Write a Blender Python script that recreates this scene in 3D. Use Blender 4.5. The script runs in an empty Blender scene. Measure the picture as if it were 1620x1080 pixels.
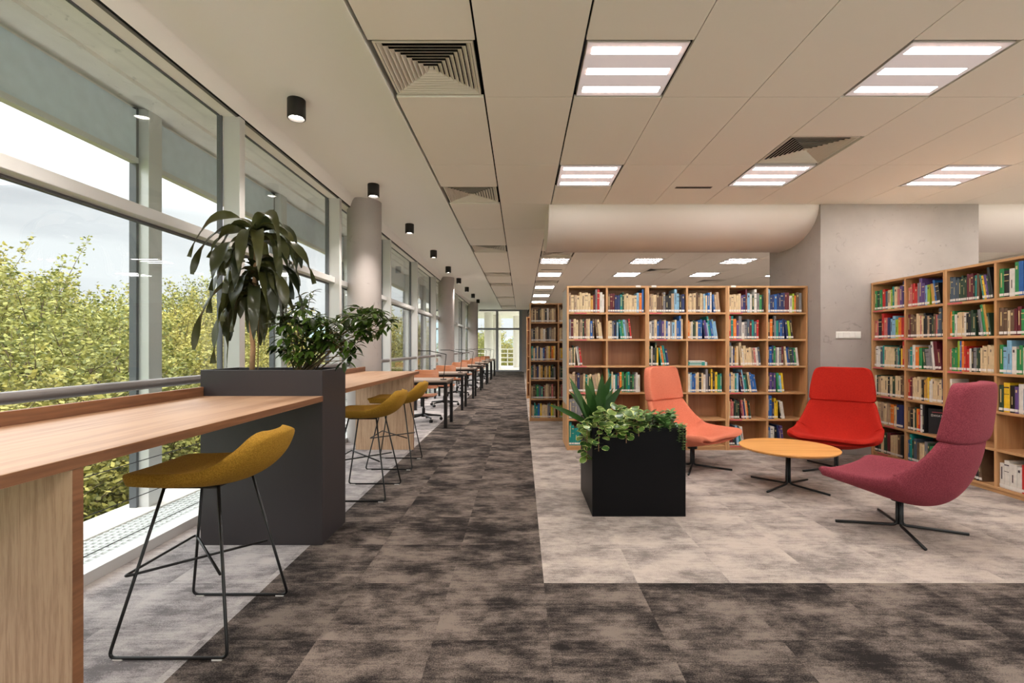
import bpy, math, random
from math import sin, cos, pi, radians, atan2, sqrt
from mathutils import Vector, Matrix

SC = bpy.context.scene
COL = SC.collection
random.seed(7)

# ------------------------------------------------------------------ camera, world, sun, exposure
F = 760.0                     # focal length in pixels of the 1620 px wide frame
EYE = 1.26
cam_d = bpy.data.cameras.new('camera')
cam = bpy.data.objects.new('camera', cam_d)
COL.objects.link(cam)
cam_d.sensor_width = 36.0
cam_d.lens = F / 1620.0 * 36.0
cam_d.shift_x = -15.0 / 1620.0
cam_d.shift_y = 9.0 / 1620.0
cam_d.clip_start = 0.05
cam_d.clip_end = 2000
cam.location = (0, 0, EYE)
cam.rotation_euler = (pi / 2, 0, 0)
SC.camera = cam

SC.view_settings.view_transform = 'Standard'
SC.view_settings.look = 'None'
SC.view_settings.gamma = 1
SC.view_settings.use_curve_mapping = False
SC.view_settings.exposure = 2.28

def make_world():
    w = bpy.data.worlds.new('overcast_sky'); SC.world = w
    w.use_nodes = True
    nt = w.node_tree; nt.nodes.clear()
    out = nt.nodes.new('ShaderNodeOutputWorld')
    bg = nt.nodes.new('ShaderNodeBackground')
    tc = nt.nodes.new('ShaderNodeTexCoord')
    mp = nt.nodes.new('ShaderNodeMapping'); mp.inputs['Scale'].default_value = (1.2, 1.2, 7.0)
    no = nt.nodes.new('ShaderNodeTexNoise')
    no.inputs['Scale'].default_value = 1.3; no.inputs['Detail'].default_value = 6; no.inputs['Roughness'].default_value = 0.5
    cr = nt.nodes.new('ShaderNodeValToRGB')
    cr.color_ramp.elements[0].position = 0.36; cr.color_ramp.elements[0].color = (0.125, 0.127, 0.137, 1)
    cr.color_ramp.elements[1].position = 0.56; cr.color_ramp.elements[1].color = (0.205, 0.206, 0.212, 1)
    sep = nt.nodes.new('ShaderNodeSeparateXYZ')
    mr = nt.nodes.new('ShaderNodeMapRange')
    mr.inputs['From Min'].default_value = 0.22; mr.inputs['From Max'].default_value = 0.42
    mix = nt.nodes.new('ShaderNodeMix'); mix.data_type = 'RGBA'
    mix.inputs['B'].default_value = (0.98, 0.98, 1.0, 1)
    nt.links.new(tc.outputs['Generated'], mp.inputs['Vector'])
    nt.links.new(mp.outputs['Vector'], no.inputs['Vector'])
    nt.links.new(no.outputs['Fac'], cr.inputs['Fac'])
    nt.links.new(tc.outputs['Generated'], sep.inputs['Vector'])
    nt.links.new(sep.outputs['Z'], mr.inputs['Value'])
    nt.links.new(mr.outputs['Result'], mix.inputs['Factor'])
    nt.links.new(cr.outputs['Color'], mix.inputs['A'])
    nt.links.new(mix.outputs['Result'], bg.inputs['Color'])
    bg.inputs['Strength'].default_value = 1.15
    nt.links.new(bg.outputs['Background'], out.inputs['Surface'])
make_world()

sun_d = bpy.data.lights.new('sun', 'SUN'); sun_d.energy = 1.0; sun_d.angle = radians(18); sun_d.color = (1, 0.93, 0.8)
sun = bpy.data.objects.new('sun', sun_d); COL.objects.link(sun)
sun.rotation_euler = Vector((0.30, -0.25, 0.92)).to_track_quat('Z', 'Y').to_euler()

STRIP_EMIT = 15.5
SPOT_W = 16.0

# ------------------------------------------------------------------ materials
def nodes(name):
    m = bpy.data.materials.new(name); m.use_nodes = True
    nt = m.node_tree
    b = nt.nodes['Principled BSDF']
    return m, nt, b
def c4(c): return (c[0], c[1], c[2], 1)
def srgb(r, g, b):
    f = lambda v: ((v / 255 + 0.055) / 1.055) ** 2.4 if v > 10 else v / 255 / 12.92
    return (f(r), f(g), f(b))

def plain(name, col, rough=0.5, metal=0.0, bump=0.0, bscale=80.0, var=0.0, vscale=6.0, coord='Object'):
    m, nt, b = nodes(name)
    b.inputs['Base Color'].default_value = c4(col)
    b.inputs['Roughness'].default_value = rough
    b.inputs['Metallic'].default_value = metal
    tc = nt.nodes.new('ShaderNodeTexCoord')
    if var > 0:
        no = nt.nodes.new('ShaderNodeTexNoise'); no.inputs['Scale'].default_value = vscale; no.inputs['Detail'].default_value = 5
        cr = nt.nodes.new('ShaderNodeValToRGB')
        cr.color_ramp.elements[0].position = 0.3; cr.color_ramp.elements[1].position = 0.7
        cr.color_ramp.elements[0].color = c4([x * (1 - var) for x in col]); cr.color_ramp.elements[1].color = c4([min(1, x * (1 + var)) for x in col])
        nt.links.new(tc.outputs[coord], no.inputs['Vector']); nt.links.new(no.outputs['Fac'], cr.inputs['Fac'])
        nt.links.new(cr.outputs['Color'], b.inputs['Base Color'])
    if bump > 0:
        no = nt.nodes.new('ShaderNodeTexNoise'); no.inputs['Scale'].default_value = bscale; no.inputs['Detail'].default_value = 3
        bp = nt.nodes.new('ShaderNodeBump'); bp.inputs['Strength'].default_value = bump; bp.inputs['Distance'].default_value = 0.004
        nt.links.new(tc.outputs[coord], no.inputs['Vector']); nt.links.new(no.outputs['Fac'], bp.inputs['Height'])
        nt.links.new(bp.outputs['Normal'], b.inputs['Normal'])
    return m

def wood(name, light, dark, axis='X', rough=0.45, scale=1.0):
    m, nt, b = nodes(name)
    tc = nt.nodes.new('ShaderNodeTexCoord')
    mp = nt.nodes.new('ShaderNodeMapping')
    s = {'X': (0.35, 7, 7), 'Y': (7, 0.35, 7), 'Z': (7, 7, 0.35)}[axis]
    mp.inputs['Scale'].default_value = [v * scale for v in s]
    n1 = nt.nodes.new('ShaderNodeTexNoise'); n1.inputs['Scale'].default_value = 1.6; n1.inputs['Detail'].default_value = 7; n1.inputs['Roughness'].default_value = 0.62; n1.inputs['Distortion'].default_value = 0.6
    n2 = nt.nodes.new('ShaderNodeTexNoise'); n2.inputs['Scale'].default_value = 14; n2.inputs['Detail'].default_value = 3
    ma = nt.nodes.new('ShaderNodeMath'); ma.operation = 'MULTIPLY_ADD'; ma.inputs[1].default_value = 0.35
    cr = nt.nodes.new('ShaderNodeValToRGB')
    cr.color_ramp.elements[0].position = 0.52; cr.color_ramp.elements[0].color = c4(dark)
    cr.color_ramp.elements[1].position = 0.74; cr.color_ramp.elements[1].color = c4(light)
    L = nt.links
    L.new(tc.outputs['Object'], mp.inputs['Vector']); L.new(mp.outputs['Vector'], n1.inputs['Vector']); L.new(mp.outputs['Vector'], n2.inputs['Vector'])
    L.new(n2.outputs['Fac'], ma.inputs[0]); L.new(n1.outputs['Fac'], ma.inputs[2]); L.new(ma.outputs[0], cr.inputs['Fac'])
    L.new(cr.outputs['Color'], b.inputs['Base Color'])
    b.inputs['Roughness'].default_value = rough
    bp = nt.nodes.new('ShaderNodeBump'); bp.inputs['Strength'].default_value = 0.12; bp.inputs['Distance'].default_value = 0.002
    L.new(ma.outputs[0], bp.inputs['Height']); L.new(bp.outputs['Normal'], b.inputs['Normal'])
    return m

def carpet(name, lo, mid, hi, p0, p1):
    """carpet tiles half a metre wide with a worn, cloudy pattern streaked across the room"""
    m, nt, b = nodes(name)
    L = nt.links
    tc = nt.nodes.new('ShaderNodeTexCoord')
    # tile id -> pattern offset
    sc = nt.nodes.new('ShaderNodeVectorMath'); sc.operation = 'MULTIPLY_ADD'
    sc.inputs[1].default_value = (2.0, 2.0, 0); sc.inputs[2].default_value = (20 - 0.24, 20 - 0.134, 0)
    fl = nt.nodes.new('ShaderNodeVectorMath'); fl.operation = 'FLOOR'
    wn = nt.nodes.new('ShaderNodeTexWhiteNoise'); wn.noise_dimensions = '3D'
    off = nt.nodes.new('ShaderNodeVectorMath'); off.operation = 'SCALE'; off.inputs['Scale'].default_value = 0.55
    ad = nt.nodes.new('ShaderNodeVectorMath'); ad.operation = 'ADD'
    L.new(tc.outputs['Object'], sc.inputs[0]); L.new(sc.outputs[0], fl.inputs[0]); L.new(fl.outputs[0], wn.inputs['Vector'])
    L.new(wn.outputs['Color'], off.inputs[0]); L.new(tc.outputs['Object'], ad.inputs[0]); L.new(off.outputs[0], ad.inputs[1])
    mp = nt.nodes.new('ShaderNodeMapping'); mp.inputs['Scale'].default_value = (1.8, 2.7, 1)
    L.new(ad.outputs[0], mp.inputs['Vector'])
    n1 = nt.nodes.new('ShaderNodeTexNoise'); n1.inputs['Scale'].default_value = 1.55; n1.inputs['Detail'].default_value = 13; n1.inputs['Roughness'].default_value = 0.72
    L.new(mp.outputs['Vector'], n1.inputs['Vector'])
    mp2 = nt.nodes.new('ShaderNodeMapping'); mp2.inputs['Scale'].default_value = (7, 55, 1)
    L.new(tc.outputs['Object'], mp2.inputs['Vector'])
    n2 = nt.nodes.new('ShaderNodeTexNoise'); n2.inputs['Scale'].default_value = 1.0; n2.inputs['Detail'].default_value = 3
    L.new(mp2.outputs['Vector'], n2.inputs['Vector'])
    n3 = nt.nodes.new('ShaderNodeTexNoise'); n3.inputs['Scale'].default_value = 170; n3.inputs['Detail'].default_value = 4; n3.inputs['Roughness'].default_value = 0.8
    L.new(tc.outputs['Object'], n3.inputs['Vector'])
    a1 = nt.nodes.new('ShaderNodeMath'); a1.operation = 'MULTIPLY_ADD'; a1.inputs[1].default_value = 0.20
    L.new(n2.outputs['Fac'], a1.inputs[0]); L.new(n1.outputs['Fac'], a1.inputs[2])
    a2 = nt.nodes.new('ShaderNodeMath'); a2.operation = 'MULTIPLY_ADD'; a2.inputs[1].default_value = 0.55
    L.new(n3.outputs['Fac'], a2.inputs[0]); L.new(a1.outputs[0], a2.inputs[2])
    cr = nt.nodes.new('ShaderNodeValToRGB'); e = cr.color_ramp.elements
    e[0].position = p0; e[0].color = c4(lo); e[1].position = p1; e[1].color = c4(hi)
    k = e.new((p0 + p1) / 2); k.color = c4(mid)
    L.new(a2.outputs[0], cr.inputs['Fac']); L.new(cr.outputs['Color'], b.inputs['Base Color'])
    b.inputs['Roughness'].default_value = 0.95
    b.inputs['Specular IOR Level'].default_value = 0.1
    bp = nt.nodes.new('ShaderNodeBump'); bp.inputs['Strength'].default_value = 0.5; bp.inputs['Distance'].default_value = 0.004
    L.new(n3.outputs['Fac'], bp.inputs['Height']); L.new(bp.outputs['Normal'], b.inputs['Normal'])
    return m

def fabric(name, col, col2):
    m, nt, b = nodes(name); L = nt.links
    tc = nt.nodes.new('ShaderNodeTexCoord')
    n = nt.nodes.new('ShaderNodeTexNoise'); n.inputs['Scale'].default_value = 200; n.inputs['Detail'].default_value = 2
    cr = nt.nodes.new('ShaderNodeValToRGB'); cr.color_ramp.elements[0].position = 0.35; cr.color_ramp.elements[1].position = 0.65
    cr.color_ramp.elements[0].color = c4(col2); cr.color_ramp.elements[1].color = c4(col)
    L.new(tc.outputs['Object'], n.inputs['Vector']); L.new(n.outputs['Fac'], cr.inputs['Fac']); L.new(cr.outputs['Color'], b.inputs['Base Color'])
    b.inputs['Roughness'].default_value = 0.9; b.inputs['Specular IOR Level'].default_value = 0.2
    b.inputs['Sheen Weight'].default_value = 0.25; b.inputs['Sheen Roughness'].default_value = 0.5
    b.inputs['Sheen Tint'].default_value = c4(col)
    bp = nt.nodes.new('ShaderNodeBump'); bp.inputs['Strength'].default_value = 0.35; bp.inputs['Distance'].default_value = 0.002
    L.new(n.outputs['Fac'], bp.inputs['Height']); L.new(bp.outputs['Normal'], b.inputs['Normal'])
    return m

def concrete(name, base, var, spots=True, scale=1.0):
    m, nt, b = nodes(name); L = nt.links
    tc = nt.nodes.new('ShaderNodeTexCoord')
    n = nt.nodes.new('ShaderNodeTexNoise'); n.inputs['Scale'].default_value = 2.2 * scale; n.inputs['Detail'].default_value = 8; n.inputs['Roughness'].default_value = 0.6
    cr = nt.nodes.new('ShaderNodeValToRGB'); cr.color_ramp.elements[0].position = 0.3; cr.color_ramp.elements[1].position = 0.7
    cr.color_ramp.elements[0].color = c4([x * (1 - var) for x in base]); cr.color_ramp.elements[1].color = c4([x * (1 + var) for x in base])
    L.new(tc.outputs['Object'], n.inputs['Vector']); L.new(n.outputs['Fac'], cr.inputs['Fac'])
    mix = nt.nodes.new('ShaderNodeMix'); mix.data_type = 'RGBA'
    n2 = nt.nodes.new('ShaderNodeTexNoise'); n2.inputs['Scale'].default_value = 9 * scale; n2.inputs['Detail'].default_value = 6; n2.inputs['Distortion'].default_value = 1.5
    c2 = nt.nodes.new('ShaderNodeValToRGB'); c2.color_ramp.elements[0].position = 0.28; c2.color_ramp.elements[1].position = 0.36
    c2.color_ramp.elements[0].color = (0.55, 0.55, 0.55, 1); c2.color_ramp.elements[1].color = (0, 0, 0, 1)
    L.new(tc.outputs['Object'], n2.inputs['Vector']); L.new(n2.outputs['Fac'], c2.inputs['Fac'])
    L.new(c2.outputs['Color'], mix.inputs['Factor']); L.new(cr.outputs['Color'], mix.inputs['A']); mix.inputs['B'].default_value = c4([x * 0.62 for x in base])
    L.new((mix if spots else cr).outputs['Result' if spots else 'Color'], b.inputs['Base Color'])
    b.inputs['Roughness'].default_value = 0.8
    bp = nt.nodes.new('ShaderNodeBump'); bp.inputs['Strength'].default_value = 0.2; bp.inputs['Distance'].default_value = 0.004
    L.new(n2.outputs['Fac'], bp.inputs['Height']); L.new(bp.outputs['Normal'], b.inputs['Normal'])
    return m

def glass_mat(name, tint=(0.93, 0.96, 0.95), f0=0.045):
    m = bpy.data.materials.new(name); m.use_nodes = True; nt = m.node_tree; nt.nodes.clear(); L = nt.links
    out = nt.nodes.new('ShaderNodeOutputMaterial'); mx = nt.nodes.new('ShaderNodeMixShader')
    tr = nt.nodes.new('ShaderNodeBsdfTransparent'); tr.inputs['Color'].default_value = c4(tint)
    gl = nt.nodes.new('ShaderNodeBsdfGlossy'); gl.inputs['Roughness'].default_value = 0.0
    lw = nt.nodes.new('ShaderNodeLayerWeight'); lw.inputs['Blend'].default_value = 0.5
    pw = nt.nodes.new('ShaderNodeMath'); pw.operation = 'POWER'; pw.inputs[1].default_value = 5.0
    ma = nt.nodes.new('ShaderNodeMath'); ma.operation = 'MULTIPLY_ADD'; ma.inputs[1].default_value = 1 - f0; ma.inputs[2].default_value = f0
    L.new(lw.outputs['Facing'], pw.inputs[0]); L.new(pw.outputs[0], ma.inputs[0]); L.new(ma.outputs[0], mx.inputs['Fac'])
    L.new(tr.outputs[0], mx.inputs[1]); L.new(gl.outputs[0], mx.inputs[2]); L.new(mx.outputs[0], out.inputs['Surface'])
    return m

def emit(name, col, s):
    m = bpy.data.materials.new(name); m.use_nodes = True; nt = m.node_tree; nt.nodes.clear()
    out = nt.nodes.new('ShaderNodeOutputMaterial'); e = nt.nodes.new('ShaderNodeEmission')
    e.inputs['Color'].default_value = c4(col); e.inputs['Strength'].default_value = s
    nt.links.new(e.outputs[0], out.inputs['Surface']); return m

def leaf_mat(name, c1, c2, rough=0.4, trans=0.3, scale=3.0, edge=None):
    """leaf colour varies from leaf to leaf; UV x runs across the blade, y along it"""
    m, nt, b = nodes(name); L = nt.links
    geo = nt.nodes.new('ShaderNodeNewGeometry')
    cr = nt.nodes.new('ShaderNodeValToRGB')
    cr.color_ramp.elements[0].color = c4(c1); cr.color_ramp.elements[1].color = c4(c2)
    L.new(geo.outputs['Random Per Island'], cr.inputs['Fac'])
    src = cr.outputs['Color']
    if edge is not None:
        uv = nt.nodes.new('ShaderNodeUVMap'); sp = nt.nodes.new('ShaderNodeSeparateXYZ')
        L.new(uv.outputs[0], sp.inputs[0])
        no = nt.nodes.new('ShaderNodeTexNoise'); no.inputs['Scale'].default_value = 60
        tcn = nt.nodes.new('ShaderNodeTexCoord'); L.new(tcn.outputs['Object'], no.inputs['Vector'])
        a = nt.nodes.new('ShaderNodeMath'); a.operation = 'SUBTRACT'; a.inputs[1].default_value = 0.5
        ab = nt.nodes.new('ShaderNodeMath'); ab.operation = 'ABSOLUTE'
        ad = nt.nodes.new('ShaderNodeMath'); ad.operation = 'MULTIPLY_ADD'; ad.inputs[1].default_value = 0.35
        gt = nt.nodes.new('ShaderNodeMath'); gt.operation = 'GREATER_THAN'; gt.inputs[1].default_value = edge[1]
        L.new(sp.outputs['X'], a.inputs[0]); L.new(a.outputs[0], ab.inputs[0]); L.new(no.outputs['Fac'], ad.inputs[0]); L.new(ab.outputs[0], ad.inputs[2]); L.new(ad.outputs[0], gt.inputs[0])
        mx = nt.nodes.new('ShaderNodeMix'); mx.data_type = 'RGBA'; mx.inputs['B'].default_value = c4(edge[0])
        L.new(gt.outputs[0], mx.inputs['Factor']); L.new(src, mx.inputs['A']); src = mx.outputs['Result']
    L.new(src, b.inputs['Base Color']); b.inputs['Roughness'].default_value = rough
    if trans > 0:
        out = nt.nodes['Material Output']
        tl = nt.nodes.new('ShaderNodeBsdfTranslucent'); ms = nt.nodes.new('ShaderNodeMixShader'); ms.inputs['Fac'].default_value = trans
        L.new(src, tl.inputs['Color']); L.new(b.outputs[0], ms.inputs[1]); L.new(tl.outputs[0], ms.inputs[2]); L.new(ms.outputs[0], out.inputs['Surface'])
    return m

OAK_L, OAK_D = srgb(174, 136, 106), srgb(146, 108, 80)
M = {}
M['oak_x'] = wood('oak_grain_across', OAK_L, OAK_D, 'X')
M['oak_y'] = wood('oak_grain_deep', OAK_L, OAK_D, 'Y')
M['oak_z'] = wood('oak_grain_upright', srgb(188, 156, 126), srgb(160, 126, 98), 'Z', scale=5.0)
M['counter_edge'] = wood('counter_edge_wood', srgb(136, 92, 62), srgb(106, 68, 44), 'Y')
M['case_x'] = wood('beech_shelf_wood', srgb(204, 156, 108), srgb(184, 134, 88), 'X', scale=0.7)
M['case_z'] = wood('beech_panel_wood', srgb(204, 156, 108), srgb(184, 134, 88), 'Z', scale=0.7)
M['case_back'] = wood('beech_back_wood', srgb(170, 118, 80), srgb(150, 98, 64), 'Z', scale=0.7)
M['round_wood'] = wood('round_table_wood', srgb(222, 160, 90), srgb(200, 134, 66), 'X', scale=0.8)
M['desk_wood'] = wood('grey_desk_wood', srgb(170, 150, 136), srgb(138, 118, 106), 'X')
M['ply'] = wood('orange_plywood', srgb(188, 122, 84), srgb(164, 98, 62), 'X', rough=0.35)
M['carpet_dark'] = carpet('dark_brown_carpet', srgb(38, 33, 32), srgb(84, 75, 70), srgb(124, 111, 103), 0.78, 0.98)
M['carpet_light'] = carpet('light_beige_carpet', srgb(124, 114, 109), srgb(162, 149, 142), srgb(186, 171, 161), 0.76, 0.97)
M['carpet_grey'] = carpet('light_grey_carpet', srgb(112, 106, 106), srgb(156, 148, 147), srgb(182, 173, 169), 0.74, 0.97)
M['gypsum'] = plain('white_gypsum', srgb(244, 241, 236), 0.9)
M['tile'] = plain('cream_metal_ceiling_tile', srgb(236, 228, 216), 0.6, bump=0.05, bscale=400)
M['plenum'] = plain('dark_ceiling_void', (0.006, 0.006, 0.006), 1)
M['bulkhead'] = plain('painted_bulkhead', srgb(220, 208, 200), 0.6)
M['wallpaint'] = plain('white_wall_paint', srgb(225, 218, 208), 0.8)
M['concrete'] = concrete('cast_concrete_wall', srgb(160, 149, 143), 0.09)
M['concrete_col'] = concrete('smooth_concrete_column', srgb(172, 164, 160), 0.05, True, 0.8)
M['concrete_out'] = concrete('weathered_concrete', srgb(246, 238, 232), 0.08, True, 1.5)
M['alu'] = plain('light_grey_aluminium', srgb(206, 204, 202), 0.4, 0.3)
M['alu_dark'] = plain('grey_gasket_metal', srgb(96, 98, 102), 0.5, 0.2)
M['rail'] = plain('brushed_metal_rail', srgb(128, 122, 120), 0.4, 0.5)
M['black_metal'] = plain('black_powder_coat', (0.012, 0.011, 0.011), 0.35, 0.3)
M['black_lamp'] = plain('matt_black_lamp', (0.010, 0.009, 0.009), 0.5)
M['chrome'] = plain('chrome', (0.7, 0.7, 0.7), 0.15, 1.0)
M['fascia'] = plain('grey_outer_panel', srgb(206, 216, 226), 0.5, 0.0, var=0.05, vscale=12)
M['grating'] = plain('galvanised_grating', srgb(226, 226, 224), 0.45, 0.0)
M['glass'] = glass_mat('clear_window_glass')
M['strip'] = emit('lamp_strip_glow', (1.0, 0.97, 0.94), STRIP_EMIT)
M['bulb'] = emit('spot_bulb_glow', (1.0, 0.88, 0.74), 9.0)
M['fixture'] = plain('light_fixture_grey', srgb(196, 186, 182), 0.5)
M['diffuser'] = plain('glowing_lamp_plate', srgb(196, 186, 182), 0.5)
_b = M['diffuser'].node_tree.nodes['Principled BSDF']; _b.inputs['Emission Color'].default_value = (1, .88, .85, 1); _b.inputs['Emission Strength'].default_value = .055
M['vent'] = plain('cream_vent_metal', srgb(216, 208, 194), 0.5)
M['planter'] = plain('dark_grey_planter', srgb(48, 43, 44), 0.42, 0.0, bump=0.05, bscale=300)
M['planter_black'] = plain('black_planter', srgb(9, 8, 10), 0.45)
M['planter_black'].node_tree.nodes['Principled BSDF'].inputs['Specular IOR Level'].default_value = 0.15
M['soil'] = plain('potting_soil', srgb(48, 36, 28), 1, bump=1.0, bscale=60, var=0.4, vscale=40)
M['mustard'] = fabric('mustard_fabric', srgb(160, 120, 40), srgb(130, 94, 26))
M['coral'] = fabric('coral_fabric', srgb(222, 132, 104), srgb(206, 114, 88))
M['red'] = fabric('red_fabric', srgb(186, 40, 26), srgb(160, 28, 18))
M['maroon'] = fabric('raspberry_fabric', srgb(150, 68, 78), srgb(118, 46, 58))
M['stem'] = plain('pale_plant_stem', srgb(178, 140, 104), 0.8, bump=0.6, bscale=40, var=0.15, vscale=30)
M['twig'] = plain('green_brown_stem', srgb(110, 92, 60), 0.8)
M['bark'] = plain('tree_bark', srgb(98, 84, 66), 0.95)
M['dracaena'] = leaf_mat('dark_glossy_strap_leaf', srgb(26, 36, 20), srgb(84, 84, 46), 0.28, 0.2)
M['schefflera'] = leaf_mat('umbrella_plant_leaf', srgb(18, 30, 12), srgb(84, 112, 38), 0.28, 0.2)
M['broadleaf'] = leaf_mat('broad_green_leaf', srgb(28, 60, 24), srgb(66, 104, 46), 0.35, 0.15)
M['variegated'] = leaf_mat('cream_edged_leaf', srgb(30, 74, 28), srgb(112, 138, 62), 0.28, 0.15, edge=(srgb(206, 214, 136), 0.60))
M['jade'] = leaf_mat('small_round_leaf', srgb(44, 88, 40), srgb(124, 164, 92), 0.35, 0.15)
M['tree'] = leaf_mat('tree_foliage', srgb(92, 92, 42), srgb(190, 178, 98), 0.7, 0.3)
M['tree2'] = leaf_mat('darker_tree_foliage', srgb(78, 86, 42), srgb(168, 164, 90), 0.7, 0.3)
M['ground'] = plain('rough_meadow', srgb(96, 112, 52), 1, var=0.3, vscale=0.3)
M['hill'] = plain('hazed_far_hill', srgb(140, 162, 172), 1, var=0.12, vscale=0.02)  # distance haze is put into the hill's bluish colour
M['white_col'] = plain('white_painted_plaster', srgb(236, 232, 226), 0.8)
M['switch'] = plain('white_switch_plastic', srgb(232, 228, 222), 0.35)
M['page'] = plain('book_pages', srgb(222, 208, 182), 0.9)
M['label'] = plain('white_spine_label', srgb(226, 220, 214), 0.7)
M['pink'] = plain('pink_shelf_label', srgb(206, 92, 100), 0.6)
M['casepaint'] = plain('pale_grey_end_panel', srgb(200, 190, 182), 0.5)

PAL = {'c': ('cream', (214, 188, 148)), 'b': ('beige', (176, 148, 120)), 'n': ('brown', (104, 78, 58)), 'k': ('black', (28, 26, 28)),
       'N': ('navy blue', (36, 46, 92)), 'B': ('blue', (34, 92, 160)), 'L': ('light blue', (132, 176, 204)), 'T': ('teal', (22, 132, 124)),
       'G': ('green', (44, 132, 74)), 'D': ('dark green', (44, 66, 48)), 'l': ('lime green', (150, 176, 44)), 'Y': ('yellow', (226, 184, 40)),
       'O': ('orange', (222, 118, 38)), 'R': ('red', (186, 38, 34)), 'M': ('maroon', (98, 28, 38)), 'P': ('pink', (190, 104, 100)),
       'V': ('violet', (92, 66, 122)), 'W': ('white', (216, 208, 198)), 'g': ('grey', (128, 124, 126)), 's': ('slate', (74, 86, 100)),
       'o': ('ochre', (190, 142, 62))}
BM = {k: plain('book_cover_' + v[0].replace(' ', '_'), srgb(*v[1]), 0.45, var=0.12, vscale=25) for k, v in PAL.items()}

# ------------------------------------------------------------------ mesh builder
class MB:
    def __init__(s): s.v = []; s.f = []; s.m = []; s.uv = None; s.cur = 0
    def face(s, idx): s.f.append(idx); s.m.append(s.cur)
    def box(s, x0, x1, y0, y1, z0, z1, mat=None):
        if mat is not None: s.cur = mat
        b = len(s.v)
        s.v += [(x0, y0, z0), (x1, y0, z0), (x1, y1, z0), (x0, y1, z0), (x0, y0, z1), (x1, y0, z1), (x1, y1, z1), (x0, y1, z1)]
        for q in ((0, 3, 2, 1), (4, 5, 6, 7), (0, 1, 5, 4), (1, 2, 6, 5), (2, 3, 7, 6), (3, 0, 4, 7)):
            s.face(tuple(b + i for i in q))
        return s
    def quad(s, a, b_, c, d):
        b = len(s.v); s.v += [a, b_, c, d]; s.face((b, b + 1, b + 2, b + 3)); return s
    def tube(s, pts, r, n=10, cap=True):
        pts = [Vector(p) for p in pts]; rs = r if isinstance(r, (list, tuple)) else [r] * len(pts)
        b0 = len(s.v); up = None
        for i, p in enumerate(pts):
            if i == 0: t = pts[1] - p
            elif i == len(pts) - 1: t = p - pts[i - 1]
            else: t = (pts[i + 1] - p).normalized() + (p - pts[i - 1]).normalized()
            t.normalize()
            if up is None:
                up = Vector((0, 0, 1)) if abs(t.z) < 0.9 else Vector((1, 0, 0))
            a = up - t * up.dot(t)
            if a.length < 1e-6: a = t.orthogonal()
            a.normalize(); up = a; c = t.cross(a)
            for k in range(n):
                w = 2 * pi * k / n
                s.v.append(tuple(p + (a * cos(w) + c * sin(w)) * rs[i]))
        for i in range(len(pts) - 1):
            for k in range(n):
                k2 = (k + 1) % n
                s.face((b0 + i * n + k, b0 + i * n + k2, b0 + (i + 1) * n + k2, b0 + (i + 1) * n + k))
        if cap:
            s.face(tuple(b0 + k for k in reversed(range(n)))); e = b0 + (len(pts) - 1) * n
            s.face(tuple(e + k for k in range(n)))
        return s
    def cyl(s, x, y, z0, z1, r, n=24, r2=None):
        return s.tube([(x, y, z0), (x, y, z1)], [r, r if r2 is None else r2], n)
    def lathe(s, x, y, prof, n=32):
        b = len(s.v)
        for (r, z) in prof:
            for k in range(n):
                s.v.append((x + r * cos(2 * pi * k / n), y + r * sin(2 * pi * k / n), z))
        for i in range(len(prof) - 1):
            for k in range(n):
                k2 = (k + 1) % n
                s.face((b + i * n + k, b + i * n + k2, b + (i + 1) * n + k2, b + (i + 1) * n + k))
        return s
    def build(s, name, mats, parent=None, smooth=False, bevel=0, loc=None, angle=None):
        me = bpy.data.meshes.new(name)
        me.from_pydata(s.v, [], s.f)
        if not isinstance(mats, (list, tuple)): mats = [mats]
        for m in mats: me.materials.append(m)
        if len(mats) > 1: me.polygons.foreach_set('material_index', s.m)
        if smooth: me.polygons.foreach_set('use_smooth', [True] * len(me.polygons))
        if s.uv is not None:
            ul = me.uv_layers.new(name='UVMap'); ul.data.foreach_set('uv', s.uv)
        me.update()
        if angle: me.set_sharp_from_angle(angle=radians(angle))
        o = bpy.data.objects.new(name, me); COL.objects.link(o)
        if parent is not None: o.parent = parent
        if loc is not None: o.location = loc
        if bevel > 0:
            md = o.modifiers.new('bevel', 'BEVEL'); md.width = bevel; md.segments = 2; md.limit_method = 'ANGLE'
        return o

def fillet(pts, r, n=5):
    pts = [Vector(p) for p in pts]; out = [pts[0]]
    for i in range(1, len(pts) - 1):
        a = (pts[i - 1] - pts[i]); b = (pts[i + 1] - pts[i]); la, lb = a.length, b.length
        d = min(r, la * .45, lb * .45); p0 = pts[i] + a / la * d; p1 = pts[i] + b / lb * d
        for k in range(n + 1):
            t = k / n; out.append(p0 * (1 - t) ** 2 + pts[i] * 2 * t * (1 - t) + p1 * t * t)
    out.append(pts[-1]); return out

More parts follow.
